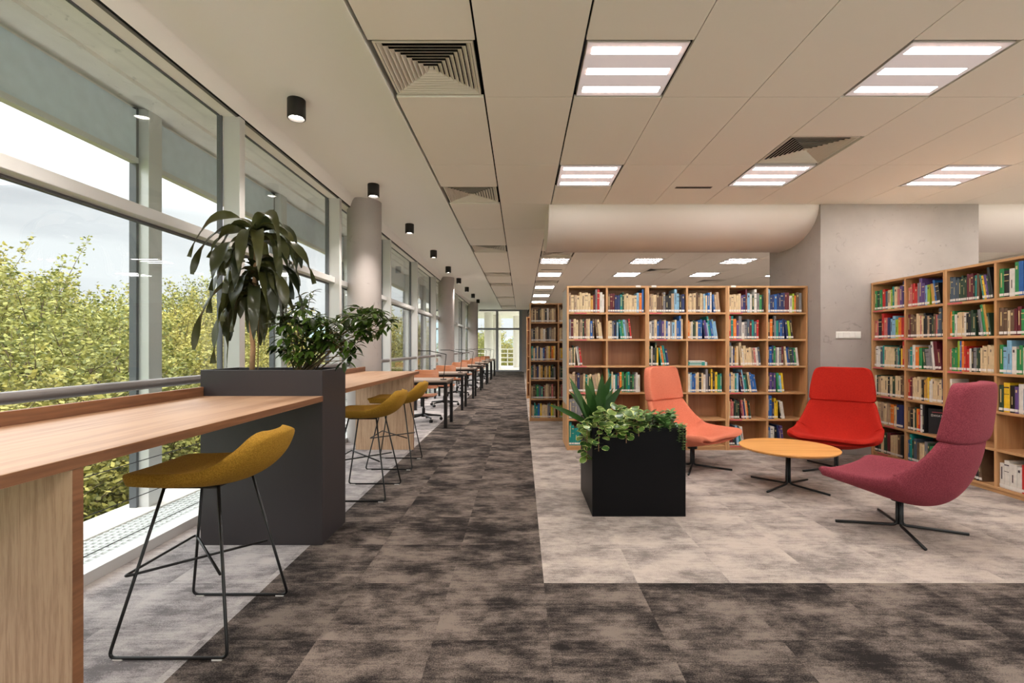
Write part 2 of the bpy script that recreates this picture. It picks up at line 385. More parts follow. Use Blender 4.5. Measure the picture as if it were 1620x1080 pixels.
def empty(name, loc=(0, 0, 0), rz=0.0, parent=None):
    o = bpy.data.objects.new(name, None); COL.objects.link(o); o.location = loc; o.rotation_euler = (0, 0, rz)
    o.empty_display_size = 0.1
    if parent: o.parent = parent
    return o
def tag(o, label, cat, group=None, kind=None):
    o['label'] = label; o['category'] = cat
    if group: o['group'] = group
    if kind: o['kind'] = kind
    return o
def structure(o): o['kind'] = 'structure'; return o
def children_of(o): return [c for c in bpy.data.objects if c.parent is o]
def copy_tree(o, loc, rz=None, parent=None, kids=None):
    c = o.copy(); COL.objects.link(c); c.location = loc
    if rz is not None: c.rotation_euler = (0, 0, rz)
    c.parent = parent
    for ch in list(children_of(o)):
        d = ch.copy(); COL.objects.link(d); d.parent = c
        for g in list(children_of(ch)):
            e = g.copy(); COL.objects.link(e); e.parent = d
    return c
ORD = ['first', 'second', 'third', 'fourth', 'fifth', 'sixth', 'seventh', 'eighth', 'ninth', 'tenth', 'eleventh', 'twelfth', 'thirteenth', 'fourteenth', 'fifteenth', 'sixteenth', 'seventeenth', 'eighteenth', 'nineteenth', 'twentieth']

# ------------------------------------------------------------------ room shell
HT, HG, HW = 2.94, 3.21, 3.09        # tiled ceiling, plasterboard ceiling, window head soffit
GX = -2.38                           # inner glass plane
YB, YE = -3.5, 25.0
XR = 9.0
CX, CY = 0.12, 2.567                 # carpet colour borders
LX = -1.345

fb = MB()
def fq(x0, x1, y0, y1, m):
    fb.cur = m; fb.quad((x0, y0, 0), (x1, y0, 0), (x1, y1, 0), (x0, y1, 0))
fq(GX, LX, YB, YE, 2); fq(LX, CX, YB, YE, 0); fq(CX, XR, YB, CY, 0); fq(CX, XR, CY, YE, 1)
structure(fb.build('floor', [M['carpet_dark'], M['carpet_light'], M['carpet_grey']]))
sl = MB().box(GX - .0, XR, YB, YE, -0.35, -0.004); structure(sl.build('floor_slab', M['concrete_out']))

# ceiling: plasterboard strip by the windows, window soffit, dropped tiles
TX0, TW = -0.847, 0.5978
cm = MB(); pr = [(-2.24, HW + .012)] + [(-2.24 + .08 * k / 8, HW + .012 + (HG - HW - .012) * sin(pi / 2 * k / 8)) for k in range(1, 9)] + [(TX0, HG), (TX0, HG + .12), (-2.24, HG + .12)]
for yy in (YB, YE):
    for (xx, zz) in pr: cm.v.append((xx, yy, zz))
for i in range(len(pr)): j = (i + 1) % len(pr); cm.face((i, j, len(pr) + j, len(pr) + i))
structure(cm.build('ceiling_plasterboard', M['gypsum'], smooth=True, angle=30))
structure(MB().box(GX - .01, -2.265, YB, YE, HW, HG + .12).build('ceiling_window_soffit', M['gypsum']))
structure(MB().box(TX0, CX + .2, 21.5, YE, HG, HG + .12).build('ceiling_end', M['gypsum']))
cols = lambda i: (TX0 + TW * i, TX0 + TW * (i + 1))
CEIL = []    # (column, y0, y1, type)
for y0 in (2.63, 5.03, 7.93, 10.83, 12.6, 16.0, 19.4): CEIL.append((0, y0, y0 + .6, 'vent'))
for (c, y0) in ((2, 2.63), (5, 2.63), (2, 4.43), (5, 4.43), (8, 4.43), (11, 4.43), (2, 9.1), (5, 9.1), (8, 9.1), (11, 9.1), (14, 9.1), (17, 9.1),
                (2, 10.85), (5, 10.85), (8, 10.85), (11, 10.85), (2, 13.2), (5, 13.2), (2, 15.4), (2, 17.6), (2, -.2), (5, -.2), (2, -2.4), (5, -2.4), (9, -.2), (9, -2.4), (11, 2.03), (14, 4.43)):  # lights behind the camera are added to brighten the room
    CEIL.append((c, y0, y0 + .6, 'light'))
for (c, y0) in ((5, 3.83), (7, 2.63), (2, 8.4), (6, 10.3), (2, 12.1), (9, 12.0)): CEIL.append((c, y0, y0 + .6, 'vent'))
tb = MB()
NC = int((XR - TX0) / TW) + 1
for c in range(NC):
    x0, x1 = cols(c); x1 = min(x1, XR)
    gl = 0.006 if c in (0, 1, 2) else 0.0028
    gr = 0.006 if c in (0, 1) else 0.0028
    items = sorted([(a, b) for (cc, a, b, t) in CEIL if cc == c])
    cuts = []
    y = YB
    yend = 21.5 if c < 2 else YE
    rows = [2.03 + 1.2 * k for k in range(-5, 20)]
    segs = []; cur = YB
    for (a, b) in items + [(yend, yend)]:
        rr = [r for r in rows if cur + .05 < r < a - .05]
        e = [cur] + rr + [a]
        for i in range(len(e) - 1): segs.append((e[i], e[i + 1]))
        cur = b
    for (a, b) in segs:
        if b - a > .01: tb.box(x0 + gl, x1 - gr, a + .0025, b - .0025, HT, HT + .02)
tiles = structure(tb.build('ceiling', M['tile'], bevel=0))
structure(MB().box(TX0 - .0155, XR, YB, 21.5, HT + .09, HT + .11).build('ceiling_void', M['plenum']))
structure(MB().box(CX + .2, XR, 21.5, YE, HT + .09, HT + .11).build('ceiling_void_end', M['plenum']))
structure(MB().box(TX0 - .034, TX0 - .016, YB, 21.5, HT - .0, HG).build('trim_1', M['gypsum']))
structure(MB().box(TX0, CX + .2, 21.49, 21.5, HT - .004, HG).build('trim_2', M['gypsum']))
# curtain track along the soffit edge
tr = MB(); tr.box(-2.265, -2.25, YB, YE - .02, HW - .006, HW + .02)
structure(tr.build('trim_3', M['rail']))
structure(MB().box(-2.25, -2.241, YB, YE - .02, HW + .004, HW + .02).build('trim_4', M['plenum']))
structure(MB().box(-3.4, XR + .2, YB - .2, YE + .2, HG + .13, HG + .4).build('roof_slab', M['concrete_out']))

# walls out of view close the room; the glazing is added for sky light
def glazed(name, n, L_, place, rz):
    w = empty(name, place, rz); structure(w); k = int(L_ / 2.2)
    f = MB(); f.box(0, L_, -.04, .04, 0, .1); f.box(0, L_, -.04, .04, HG - .3, HG)
    for i in range(k + 1): x = L_ * i / k; f.box(max(0, x - .03), min(L_, x + .03), -.041, .041, .1, HG - .3)
    f.build('frame', M['alu'], w)
    for i in range(k): MB().box(L_ * i / k + .03, L_ * (i + 1) / k - .03, -.004, .004, .1, HG - .3).build('glass_pane', M['glass'], w)
glazed('window_20', 0, XR - GX, (GX, YB - .05, 0), 0)
glazed('window_21', 0, 7.5, (XR + .05, YB, 0), pi / 2)
structure(MB().box(XR, XR + .15, YB + 7.5, YE, 0, HG).build('wall_right', M['wallpaint']))
structure(MB().quad((XR + .1, YB, -.3), (XR + 12, YB, -.3), (XR + 12, YE, -.3), (XR + .1, YE, -.3)).quad((GX, YB - 10, -.3), (XR + 12, YB - 10, -.3), (XR + 12, YB - .1, -.3), (GX, YB - .1, -.3)).build('outer_paving', M['concrete_out']))
structure(MB().box(0.32, XR, YE - .02, YE + .1, 0, HG).build('wall_far', M['wallpaint']))
structure(MB().box(0.03, 0.32, YE - .5, YE - .02, 0, HG).build('wall_pier', M['concrete_col']))
# concrete core wall
WX0, WX1, WY0, WY1 = 3.51, 5.37, 5.64, 6.80
structure(MB().box(WX0, WX1, WY0, WY1, 0, HT).build('wall_core', M['concrete'], bevel=.004))
# curved bulkheads
def bulkhead(name, x0, x1):
    prof = []
    for k in range(13):
        t = k / 12; a = t * pi / 2
        prof.append((WY0 + .02 + .70 * (1 - cos(a)), HT - .395 * sin(a)))
    prof += [(6.55, HT - .39), (6.8, HT - .3), (7.0, HT - .12), (7.06, HT)]
    m = MB(); n = len(prof); b = 0
    for x in (x0, x1):
        for (y, z) in prof: m.v.append((x, y, z))
    for i in range(n - 1): m.face((i, i + 1, n + i + 1, n + i))
    m.face(tuple(range(n - 1, -1, -1))); m.face(tuple(range(n, 2 * n))); m.face((0, n, 2 * n - 1, n - 1))
    o = m.build(name, M['bulkhead'], smooth=True, angle=40); structure(o)
bulkhead('ceiling_bulkhead', .325, WX0); bulkhead('ceiling_bulkhead.001', WX1, XR - .01)

# round concrete columns
for i, y in enumerate((6.47, 13.5, 20.9)):
    o = MB().lathe(-2.115, 0, [(0.001, 0), (.222, 0), (.222, HG), (.001, HG)], 48).build('concrete_column', M['concrete_col'], smooth=True, angle=40, loc=(0, y, 0))
    tag(o, ['round grey concrete column behind the umbrella plant, nearest the camera', 'round grey concrete column beside the window desks, second along the windows', 'round grey concrete column near the far glazed end, last of the row'][i], 'column', 'round columns along the window wall')

# ------------------------------------------------------------------ windows
mul = [-0.45, 1.66, 3.81, 5.90, 8.18, 10.3, 12.5, 14.7, 16.9, 19.1, 21.3, 23.5, YE]
mul = [YB] + [m for m in mul if m > YB + .3]
OX = -3.0
for i in range(len(mul) - 1):
    y0, y1 = mul[i], mul[i + 1]
    w = empty('window_%d' % (i + 1), (0, y0, 0)); structure(w)
    L_ = y1 - y0
    MB().box(GX + .015, -2.235, 0, .075, .0, HW).build('mullion', M['alu'], w, bevel=.003)
    g = MB(); g.box(GX - .025, GX + .012, -.018, 0.0, .0, HW); g.box(GX - .02, GX + .015, .075, .10, .0, HW)
    g.build('mullion_gasket', M['alu_dark'], w)
    g = MB(); g.box(GX - .03, -2.30, .10, L_ - .03, 0.0, .065); g.build('bottom_frame', M['alu'], w, bevel=.003)
    g = MB(); g.box(GX - .012, GX + .004, .10, L_ - .03, HW - .012, HW - .0); g.build('top_frame', M['alu_dark'], w)
    g = MB(); g.box(GX - .02, -2.29, .076, L_ - .001, 2.05, 2.118); g.build('transom', M['alu'], w, bevel=.004)
    g = MB(); g.box(GX - .02, GX + .012, .10, L_ - .03, 2.035, 2.05); g.build('transom_gasket', M['alu_dark'], w)
    g = MB(); g.box(GX - .008, GX, .10, L_ - .03, .065, 2.035); g.build('glass_pane', M['glass'], w)
    g = MB(); g.box(GX - .008, GX, .10, L_ - .03, 2.118, HW - .014); g.build('glass_pane', M['glass'], w)
    # outer skin
    g = MB(); g.box(OX - .06, OX + .06, -.02, .12, -.02, 3.14); g.build('outer_post', M['alu'], w, bevel=.003)
    g = MB(); g.box(OX - .075, OX - .02, -.045, -.02, .0, 3.14); g.box(OX - .075, OX - .02, .12, .145, .0, 3.14); g.build('outer_gasket', M['alu_dark'], w)
    g = MB(); g.box(OX - .05, OX - .02, .145, L_ - .045, 2.74, 3.12); g.build('outer_panel', M['fascia'], w)
    g = MB(); g.box(OX - .06, OX + .0, .145, L_ - .045, 2.70, 2.74); g.build('outer_head', M['alu'], w)
# ledge, grating and soffit outside the inner glass
structure(MB().box(-3.16, -2.86, YB, YE, -.12, 0.0).build('outer_ledge', M['concrete_out']))
gr = MB()
y = 1.0
gr.box(-2.86, -2.41, 0.6, 12.5, -.06, -.05)
for k in range(10): gr.box(-2.85 + k * .048, -2.84 + k * .048, .6, 12.5, -.05, -.012)
for k in range(240): gr.box(-2.86, -2.41, .6 + k * .0496, .606 + k * .0496, -.045, -.008)
structure(gr.build('outer_grating', M['grating']))
so = MB(); so.box(-3.25, GX - .03, YB, YE, 3.16, 3.34); so.box(-2.95, -2.75, YB, YE, 3.13, 3.16); so.box(-3.25, -3.06, YB, YE, 3.10, 3.16)
structure(so.build('outer_soffit', M['concrete_out']))

# rail and cables
r = empty('guard_railing', (-2.27, 0, 0)); tag(r, 'long brushed metal handrail with thin dark cables along the windows', 'railing')
MB().tube([(0, YB + .05, 1.035), (0, YE - .1, 1.035)], .029, 16).build('handrail', M['rail'], r, smooth=True, angle=40)
for z in (.15, .36, .57, .78):
    MB().tube([(-.045, YB + .05, z), (-.045, YE - .1, z)], .0028, 6).build('cable', M['black_metal'], r)
for y in mul[1:-1]:
    MB().box(-.02, .0, y + .02, y + .055, .99, 1.012).tube([(0, y + .037, 1.0), (0, y + .037, 1.02)], .012, 8).build('bracket', M['rail'], r)

# end glazing and the terrace behind it
w = empty('window_%d' % len(mul), (0, YE, 0)); structure(w)
g = MB()
for (a, b) in ((GX, GX + .08), (-1.33, -1.20), (-.12, .03)): g.box(a, b, -.06, .06, 0, HG)
g.box(GX + .08, -.12, -.05, .05, 2.16, 2.26); g.box(GX + .08, -.12, -.05, .05, 0, .07); g.box(GX + .08, -.12, -.05, .05, HG - .08, HG)
g.build('frame', plain('mid_grey_frame', srgb(150, 152, 158), .4), w, bevel=.004)
for (a, b) in ((GX + .08, -1.33), (-1.20, -.12)):
    for (c, d) in ((.07, 2.16), (2.26, HG - .08)):
        MB().box(a, b, -.004, .004, c, d).build('glass_pane', M['glass'], w)
structure(MB().box(-6, 3, YE + .1, YE + 9, -.3, -.05).build('terrace_floor', M['concrete_out']))
structure(MB().box(-6, 3, YE + .21, YE + 9, 3.3, 3.55).build('terrace_canopy', M['white_col']))
for i, (x, y, rr) in enumerate(((-1.93, 28.3, .26), (-1.55, 30.4, .26), (-.25, 31.5, .30))):
    tag(MB().lathe(0, 0, [(.001, 0), (rr, 0), (rr, 3.35), (.001, 3.35)], 32).build('white_column', M['white_col'], smooth=True, angle=40, loc=(x, y, -.05)),
        ['white round terrace column seen leftmost through the end glazing', 'white round terrace column in the middle, beyond the end glazing', 'white round terrace column seen rightmost through the end glazing'][i], 'column', 'terrace columns')
r = empty('terrace_railing', (0, 33.5, -.05)); tag(r, 'white horizontal bar railing around the terrace beyond the end glazing', 'railing')
for z in (.25, .55, .85, 1.15): MB().box(-6, 3, -.03, .03, z, z + .06).build('rail', M['white_col'], r)
for x in (-5.5, -3.5, -1.0, 1.0): MB().box(x, x + .06, -.03, .03, 0, 1.15).build('post', M['white_col'], r)

# ------------------------------------------------------------------ ceiling fittings
def make_light():
    r = empty('ceiling_light')
    b = MB(); h = .279
    ys = [-h, -.205 - .0325, -.205 + .0325, -.0325, .0325, .205 - .0325, .205 + .0325, h]
    for q in range(0, 8, 2): b.box(-h, h, ys[q], ys[q + 1], .0122, .05)
    for q in (1, 3, 5): b.box(-h, -.2485, ys[q], ys[q + 1], .0122, .05); b.box(.2485, h, ys[q], ys[q + 1], .0122, .05); b.box(-.2485, .2485, ys[q], ys[q + 1], .021, .05); hs = b.build('housing', M['diffuser'], r)
    for k in (-1, 0, 1):
        y = k * .205
        MB().box(-.248, .248, y - .032, y + .032, .0124, .02).build('light_strip', M['strip'], hs)
    f = MB(); e = .283
    f.box(-e, e, -e, -h, 0.011, .05); f.box(-e, e, h, e, .011, .05); f.box(-e, -h, -h, h, .011, .05); f.box(h, e, -h, h, .011, .05)
    f.build('frame', M['fixture'], r)
    return r
def make_vent():
    r = empty('ceiling_vent')
    e = .279; f = MB()
    for (a, b, c, d) in ((-e, e, -e, -.265), (-e, e, .265, e), (-e, -.265, -.265, .265), (.265, e, -.265, .265)): f.box(a, b, c, d, 0, .03)
    f.build('frame', M['vent'], r, bevel=.001)
    l = MB()
    def ring(ro, ri, z0, z1, th):
        b = len(l.v)
        for (q, z) in ((ro, z0), (ri, z1), (ri - th * .3, z1 - th * .0), (ro - th, z0)):
            l.v.extend([(-q, -q, z), (q, -q, z), (q, q, z), (-q, q, z)])
        for j in range(4):
            for k in range(4):
                k2 = (k + 1) % 4; a = b + j * 4; c = b + ((j + 1) % 4) * 4
                l.face((a + k, a + k2, c + k2, c + k))
    for i in range(9):
        ro = .262 - i * .0275
        ring(ro, ro - .0235, .004, .018, .004)
    l.box(-.012, .012, -.012, .012, .004, .02)
    l.build('louvre', M['vent'], r)
    MB().box(-.28, .28, -.28, .28, .045, .05).build('backing', M['plenum'], r)
    return r
LP, VP_ = None, None
nl = nv = 0
CEIL.sort(key=lambda t: (t[3], t[0], t[1]))
cnt = {}
for (c, y0, y1, t) in CEIL:
    vis = y0 > 2
    x0, x1 = cols(c); loc = ((x0 + x1) / 2, (y0 + y1) / 2, HT + (.006 if t == 'vent' else -.0115))
    if t == 'light':
        o = make_light() if LP is None else copy_tree(LP, loc)
        LP = LP or o; o.location = loc
        key = {2: 'over the walkway edge', 5: 'over the lounge', 8: 'right of the lounge', 9: 'added behind the camera', 11: 'towards the right wall', 14: 'far right', 17: 'outermost right'}[c]
        cnt[(t, c)] = cnt.get((t, c), 0) + 1
        tag(o, '%s square three-strip ceiling light counted from the camera end, file %s' % (ORD[cnt[(t, c)] - 1], key), 'ceiling light', 'three-strip ceiling lights')
    else:
        o = make_vent() if VP_ is None else copy_tree(VP_, loc)
        VP_ = VP_ or o; o.location = loc
        key = {0: 'along the plasterboard edge', 5: 'above the lounge table', 7: 'cut by the right picture edge', 2: 'among the walkway lights', 6: 'above the middle bookcase', 9: 'deep on the right'}[c]
        cnt[(t, c)] = cnt.get((t, c), 0) + 1
        tag(o, '%s square louvred ceiling vent from the camera end, %s' % (ORD[cnt[(t, c)] - 1], key), 'ceiling vent', 'louvred ceiling vents')
for i, (x0, x1, y) in enumerate(((1.62, 2.0, 5.03), (.42, .88, 10.4), (.42, .88, 14.4))):
    s = MB(); s.box(x0, x1, y, y + .05, HT - .003, HT + .0)
    s.cur = 1; s.box(x0 + .01, x1 - .01, y + .01, y + .02, HT - .004, HT - .003); s.box(x0 + .01, x1 - .01, y + .03, y + .04, HT - .004, HT - .003)
    tag(s.build('slot_vent', [plain('slot_vent_brown', srgb(92, 78, 68), .6), M['plenum']]), ['narrow dark slot vent in the tiles before the bulkhead', 'nearer narrow slot vent between walkway lights behind the bulkhead', 'farther narrow slot vent between walkway lights behind the bulkhead'][i], 'vent', 'slot vents')

SP = None
for i, y in enumerate((3.79, 5.76, 7.62, 9.7, 11.65, 13.6, 15.6, 17.6, 19.6, 1.8, -.2, -2.1)):
    loc = (-1.775, y, HG)
    if SP is None:
        SP = o = empty('ceiling_spotlight', loc)
        MB().lathe(0, 0, [(.001, 0), (.066, 0), (.068, -.003), (.068, -.148), (.066, -.15), (.060, -.15), (.056, -.125), (.001, -.12)], 32).build('housing', M['black_lamp'], o, smooth=True, angle=35); hs = children_of(o)[-1]
        MB().lathe(0, 0, [(.050, -.1245), (.046, -.132), (.03, -.138), (.001, -.139)], 24).build('bulb', M['bulb'], hs, smooth=True)
    else:
        o = copy_tree(SP, loc)
    tag(o, ('black cylinder ceiling spotlight, %s along the window strip' % ORD[i]) if i < 9 else 'black cylinder ceiling spotlight, %s one behind the camera' % ORD[i - 9], 'spotlight', 'black ceiling spotlights')
    ld = bpy.data.lights.new('spot_beam', 'SPOT'); ld.energy = SPOT_W; ld.spot_size = radians(95); ld.spot_blend = .7; ld.color = (1, .92, .84); ld.shadow_soft_size = .04
    lo = bpy.data.objects.new('spot_beam', ld); COL.objects.link(lo); lo.parent = o; lo.location = (0, 0, -.155)

# ------------------------------------------------------------------ bars, planter, stools
def counter(name, label, y0, y1, xe, panel_ys):
    r = empty(name, (-2.04, y0, 0)); tag(r, label, 'counter', 'oak window counters')
    L_ = y1 - y0; w = xe + 2.04
    m = MB(); m.box(0, w, 0, L_, .915, .95); m.build('worktop', M['oak_y'], r, bevel=.002)
    m = MB(); m.box(w - .0, w + .001, 0.001, L_ - .001, .9165, .9485); m.build('edge_band', M['counter_edge'], r)
    m = MB(); m.box(.0, .02, 0, L_, .9505, 1.008); m.build('upstand', M['counter_edge'], r, bevel=.002)
    for py in panel_ys:
        m = MB(); m.box(.002, w - .003, py - y0, py - y0 + .035, 0, .9148); m.build('end_panel', M['oak_z'], r, bevel=.002); MB().box(w - .003, w - .0018, py - y0 + .001, py - y0 + .034, 0, .914).build('panel_edge', M['counter_edge'], r)
    return r
counter('bar_counter', 'long oak window counter nearest the camera, ending at the dark planter', .10, 3.055, -1.262, (1.352, .3))
counter('bar_counter', 'oak window counter beyond the dark planter, in front of the round column', 3.47, 6.22, -1.325, (5.90,))

def planter(name, label, x0, x1, y0, y1, h, mat, soil):
    r = empty(name, (x0, y0, 0)); tag(r, label, 'planter')
    W, D = x1 - x0, y1 - y0; t = .012
    m = MB(); b = 0
    # one open box with real wall thickness
    P = [(0, 0, 0), (W, 0, 0), (W, D, 0), (0, D, 0), (0, 0, h), (W, 0, h), (W, D, h), (0, D, h), (t, t, h), (W - t, t, h), (W - t, D - t, h), (t, D - t, h), (t, t, .02), (W - t, t, .02), (W - t, D - t, .02), (t, D - t, .02)]
    m.v = P
    for q in ((0, 3, 2, 1), (0, 1, 5, 4), (1, 2, 6, 5), (2, 3, 7, 6), (3, 0, 4, 7), (4, 5, 9, 8), (5, 6, 10, 9), (6, 7, 11, 10), (7, 4, 8, 11), (8, 9, 13, 12), (9, 10, 14, 13), (10, 11, 15, 14), (11, 8, 12, 15), (12, 13, 14, 15)): m.face(q)
    m.build('box', mat, r, bevel=.0025)
    s = MB(); n = 14; rng = random.Random(3)
    for j in range(n + 1):
        for i in range(n + 1):
            s.v.append((t + (W - 2 * t) * i / n, t + (D - 2 * t) * j / n, soil + rng.uniform(-.006, .006)))
    for j in range(n):
        for i in range(n): a = j * (n + 1) + i; s.face((a, a + 1, a + n + 2, a + n + 1))
    s.build('soil', M['soil'], r, smooth=True)
    return r
planter('floor_planter', 'tall dark grey box planter between the two oak window counters', -2.045, -1.268, 3.058, 3.462, 1.115, M['planter'], 1.06)
planter('floor_planter', 'black square box planter on the light carpet in front of bookcases', .527, 1.222, 3.573, 4.27, .66, M['planter_black'], .61)

def interp(tab, t):
    """Catmull-Rom through table rows, t in [0, len-1]"""
    n = len(tab) - 1; i = min(int(t), n - 1); f = t - i
    p = [tab[max(i - 1, 0)], tab[i], tab[i + 1], tab[min(i + 2, n)]]
    return [0.5 * (2 * b + (c - a) * f + (2 * a - 5 * b + 4 * c - d) * f * f + (3 * b - a - 3 * c + d) * f ** 3) for a, b, c, d in zip(*p)]

def shell(tab, nu=18, nv=24, pw=2.2, thick=.04, r0=.5, r1=.5, end0=.25, end1=.25, crown=.0):
    """closed padded shell: rows (x, z, halfwidth, lift); the ends are rounded off as a superellipse"""
    n = len(tab) - 1; g = []
    def ev(t): return interp(tab, max(0, min(n, t)))
    for j in range(nv + 1):
        t = n * j / nv; x, z, w, l = ev(t)
        a, b = ev(t - .05), ev(t + .05)
        tx, tz = b[0] - a[0], b[1] - a[1]; q = sqrt(tx * tx + tz * tz) or 1; tx /= q; tz /= q
        nx, nz = (tz, -tx)       # towards the sitter for a spine running front -> back -> up
        if nx * 0.6 + nz < 0 : nx, nz = -nx, -nz
        s = j / nv; k = 1.0
        if s < end0: k = (1 - (1 - s / end0) ** 2.6) ** (1 / 2.6) * (1 - r0) + r0
        if s > 1 - end1: k = (1 - (1 - (1 - s) / end1) ** 2.6) ** (1 / 2.6) * (1 - r1) + r1
        g.append((x, z, w * k, l, nx, nz))
    m = MB()
    for side in (0, 1):
        for j in range(nv + 1):
            x, z, w, l, nx, nz = g[j]
            for i in range(nu + 1):
                u = -1 + 2 * i / nu
                edge = 1 - max(abs(u), abs(2 * j / nv - 1)) ** 6
                th = thick * (0.85 + .15 * edge) if side else 0
                cr = crown * (1 - u * u) * sin(pi * j / nv) if not side else 0
                h = (l * min(1, abs(u) / .93) ** (pw * 1.35) if not side else l * abs(u) ** pw) + cr - th
                m.v.append((x + nx * h, u * w, z + nz * h))
    S = (nu + 1) * (nv + 1)
    for j in range(nv):
        for i in range(nu):
            a = j * (nu + 1) + i
            m.face((a, a + 1, a + nu + 2, a + nu + 1)); m.face((S + a, S + a + nu + 1, S + a + nu + 2, S + a + 1))
    for j in range(nv):
        a = j * (nu + 1); m.face((a, a + nu + 1, S + a + nu + 1, S + a)); a += nu; m.face((a, S + a, S + a + nu + 1, a + nu + 1))
    for i in range(nu):
        a = i; m.face((a, S + a, S + a + 1, a + 1)); a = nv * (nu + 1) + i; m.face((a, a + 1, S + a + 1, S + a))
    return m
def subsurf(o, lv=2):
    md = o.modifiers.new('subdivision', 'SUBSURF'); md.levels = lv; md.render_levels = lv

def make_stool():
    r = empty('bar_stool')
    tab = [(.26, .705, .185, .0), (.225, .730, .205, .004), (.08, .722, .22, .014), (-.08, .715, .225, .035), (-.19, .737, .222, .055), (-.265, .80, .21, .05), (-.298, .895, .185, .015)]
    o = shell(tab, 16, 24, 2.2, .062, .46, .45, .28, .24).build('seat', M['mustard'], r, smooth=True); subsurf(o, 1)
    R = .0065
    for s in (-1, 1):
        pts = fillet([(.105, s * .125, .665), (.24, s * .25, .008), (-.24, s * .25, .008), (-.125, s * .125, .665)], .03)
        lf = MB().tube(pts, R, 10).build('leg_frame', M['black_metal'], r, smooth=True)
        for sx in (-.2, .2): MB().box(sx - .02, sx + .02, s * .25 - .007, s * .25 + .007, 0, .006).build('glide', M['label'], lf)
    pts = fillet([(-.17, .185, .315), (.205, -.222, .32), (.205, .222, .32), (-.17, -.185, .308)], .025)
    MB().tube(pts, .0058, 10).build('footrest', M['black_metal'], r, smooth=True)
    MB().box(-.12, .10, -.13, .13, .655, .663).build('mount_plate', M['black_metal'], r)
    return r
st = make_stool(); st.location = (-1.425, 2.186, 0); st.rotation_euler = (0, 0, pi)
tag(st, 'mustard bar stool nearest the camera, under the first oak counter', 'bar stool', 'mustard bar stools')
tag(copy_tree(st, (-1.345, 4.16, 0), pi), 'mustard bar stool partly hidden behind the dark planter', 'bar stool', 'mustard bar stools')
tag(copy_tree(st, (-1.36, 5.18, 0), pi), 'mustard bar stool farthest away, at the end panel of the second counter', 'bar stool', 'mustard bar stools')

# ------------------------------------------------------------------ lounge chairs and round table
def star_base(r, R, h, ang, rt=.010, spread=.014, name='base'):
    for k in range(4):
        a = ang + k * pi / 2
        dx, dy = cos(a), sin(a)
        pts = fillet([(dx * spread, dy * spread, h), (dx * spread, dy * spread, .028), (dx * R, dy * R, .010)], .03)
        MB().tube(pts, rt, 10).build(name, M['black_metal'], r, smooth=True)
def make_lounge(mat, label, loc, facing, ang):
    r = empty('lounge_chair', loc, atan2(facing[1], facing[0])); tag(r, label, 'armchair', 'high-backed swivel lounge chairs')
    tab = [(.352, .345, .345, .02), (.337, .378, .385, .035), (.21, .342, .40, .075), (.04, .298, .395, .125), (-.11, .275, .39, .175), (-.22, .31, .385, .195), (-.295, .42, .365, .165), (-.34, .555, .335, .11), (-.362, .685, .30, .06)]
    o = shell(tab, 20, 34, 2.2, .072, .52, .95, .24, .06).build('seat_shell', mat, r, smooth=True); subsurf(o, 1)
    tab = [(-.348, .676, .308, .065), (-.364, .80, .302, .055), (-.374, .92, .285, .045), (-.378, 1.045, .258, .03)]
    o = shell(tab, 18, 18, 2.4, .095, .90, .74, .12, .26, crown=.015).build('headrest', mat, r, smooth=True); subsurf(o, 1)
    a0 = ang - atan2(facing[1], facing[0])
    star_base(r, .385, .235, a0, name='leg')
    MB().cyl(0, 0, .195, .235, .05, 20).build('swivel_plate', M['black_metal'], r, smooth=True, angle=40)
    return r
make_lounge(M['maroon'], 'raspberry high-backed lounge chair at right, turned towards the round table', (2.626, 3.337, 0), (-.52, .85), radians(-19))
make_lounge(M['red'], 'bright red high-backed lounge chair in the corner between the bookcases', (3.23, 4.93, 0), (-.66, -.75), radians(10))
make_lounge(M['coral'], 'coral orange high-backed lounge chair behind the black planter', (1.80, 5.06, 0), (.62, -.78), radians(-25))

r = empty('coffee_table', (2.415, 4.35, 0)); tag(r, 'low round wooden coffee table on a black star base', 'coffee table')
o = MB().lathe(0, 0, [(.001, .338), (.385, .338), (.405, .350), (.408, .358), (.405, .362), (.001, .362)], 72).build('tabletop', M['round_wood'], r, smooth=True, angle=20)
star_base(r, .35, .335, radians(34), .009, name='leg')
MB().cyl(0, 0, .326, .338, .09, 24).build('mount_plate', M['black_metal'], r)

# ------------------------------------------------------------------ bookcases
BH, BT = 2.01, .022
SHZ = [0.055 + .326 * k for k in range(7)]            # shelf upper faces; last one is the top
def make_case(label, loc, rz, depth=.30, W=.98, endpaint=False, strips=()):
    r = empty('bookcase', loc, rz); tag(r, label, 'bookcase', 'library bookcases')
    for x in (0, W - BT): MB().box(x, x + BT, 0, depth, 0, BH).build('side_panel', M['case_z'], r, bevel=.001)
    MB().box(BT, W - BT, 0.002, depth, BH - BT, BH).build('top_panel', M['case_x'], r, bevel=.001)
    for k in range(6): MB().box(BT, W - BT, .003, depth - .012, SHZ[k] - BT, SHZ[k]).build('shelf', M['case_x'], r, bevel=.001)
    MB().box(BT, W - BT, .012, .03, 0, SHZ[0] - BT).build('plinth', M['case_x'], r)
    MB().box(W / 2 - BT / 2, W / 2 + BT / 2, .006, depth - .012, SHZ[0], BH - BT).build('divider', M['case_z'], r)
    MB().box(BT, W - BT, depth - .010, depth, 0.0, BH - BT).build('back_panel', M['case_back'], r)
    for (k, x) in strips:
        MB().box(x, x + .15, .000, .0028, SHZ[k] - .017, SHZ[k] - .004).build('shelf_label', M['pink'], r)
    return r
BOOKS = []     # dicts for later
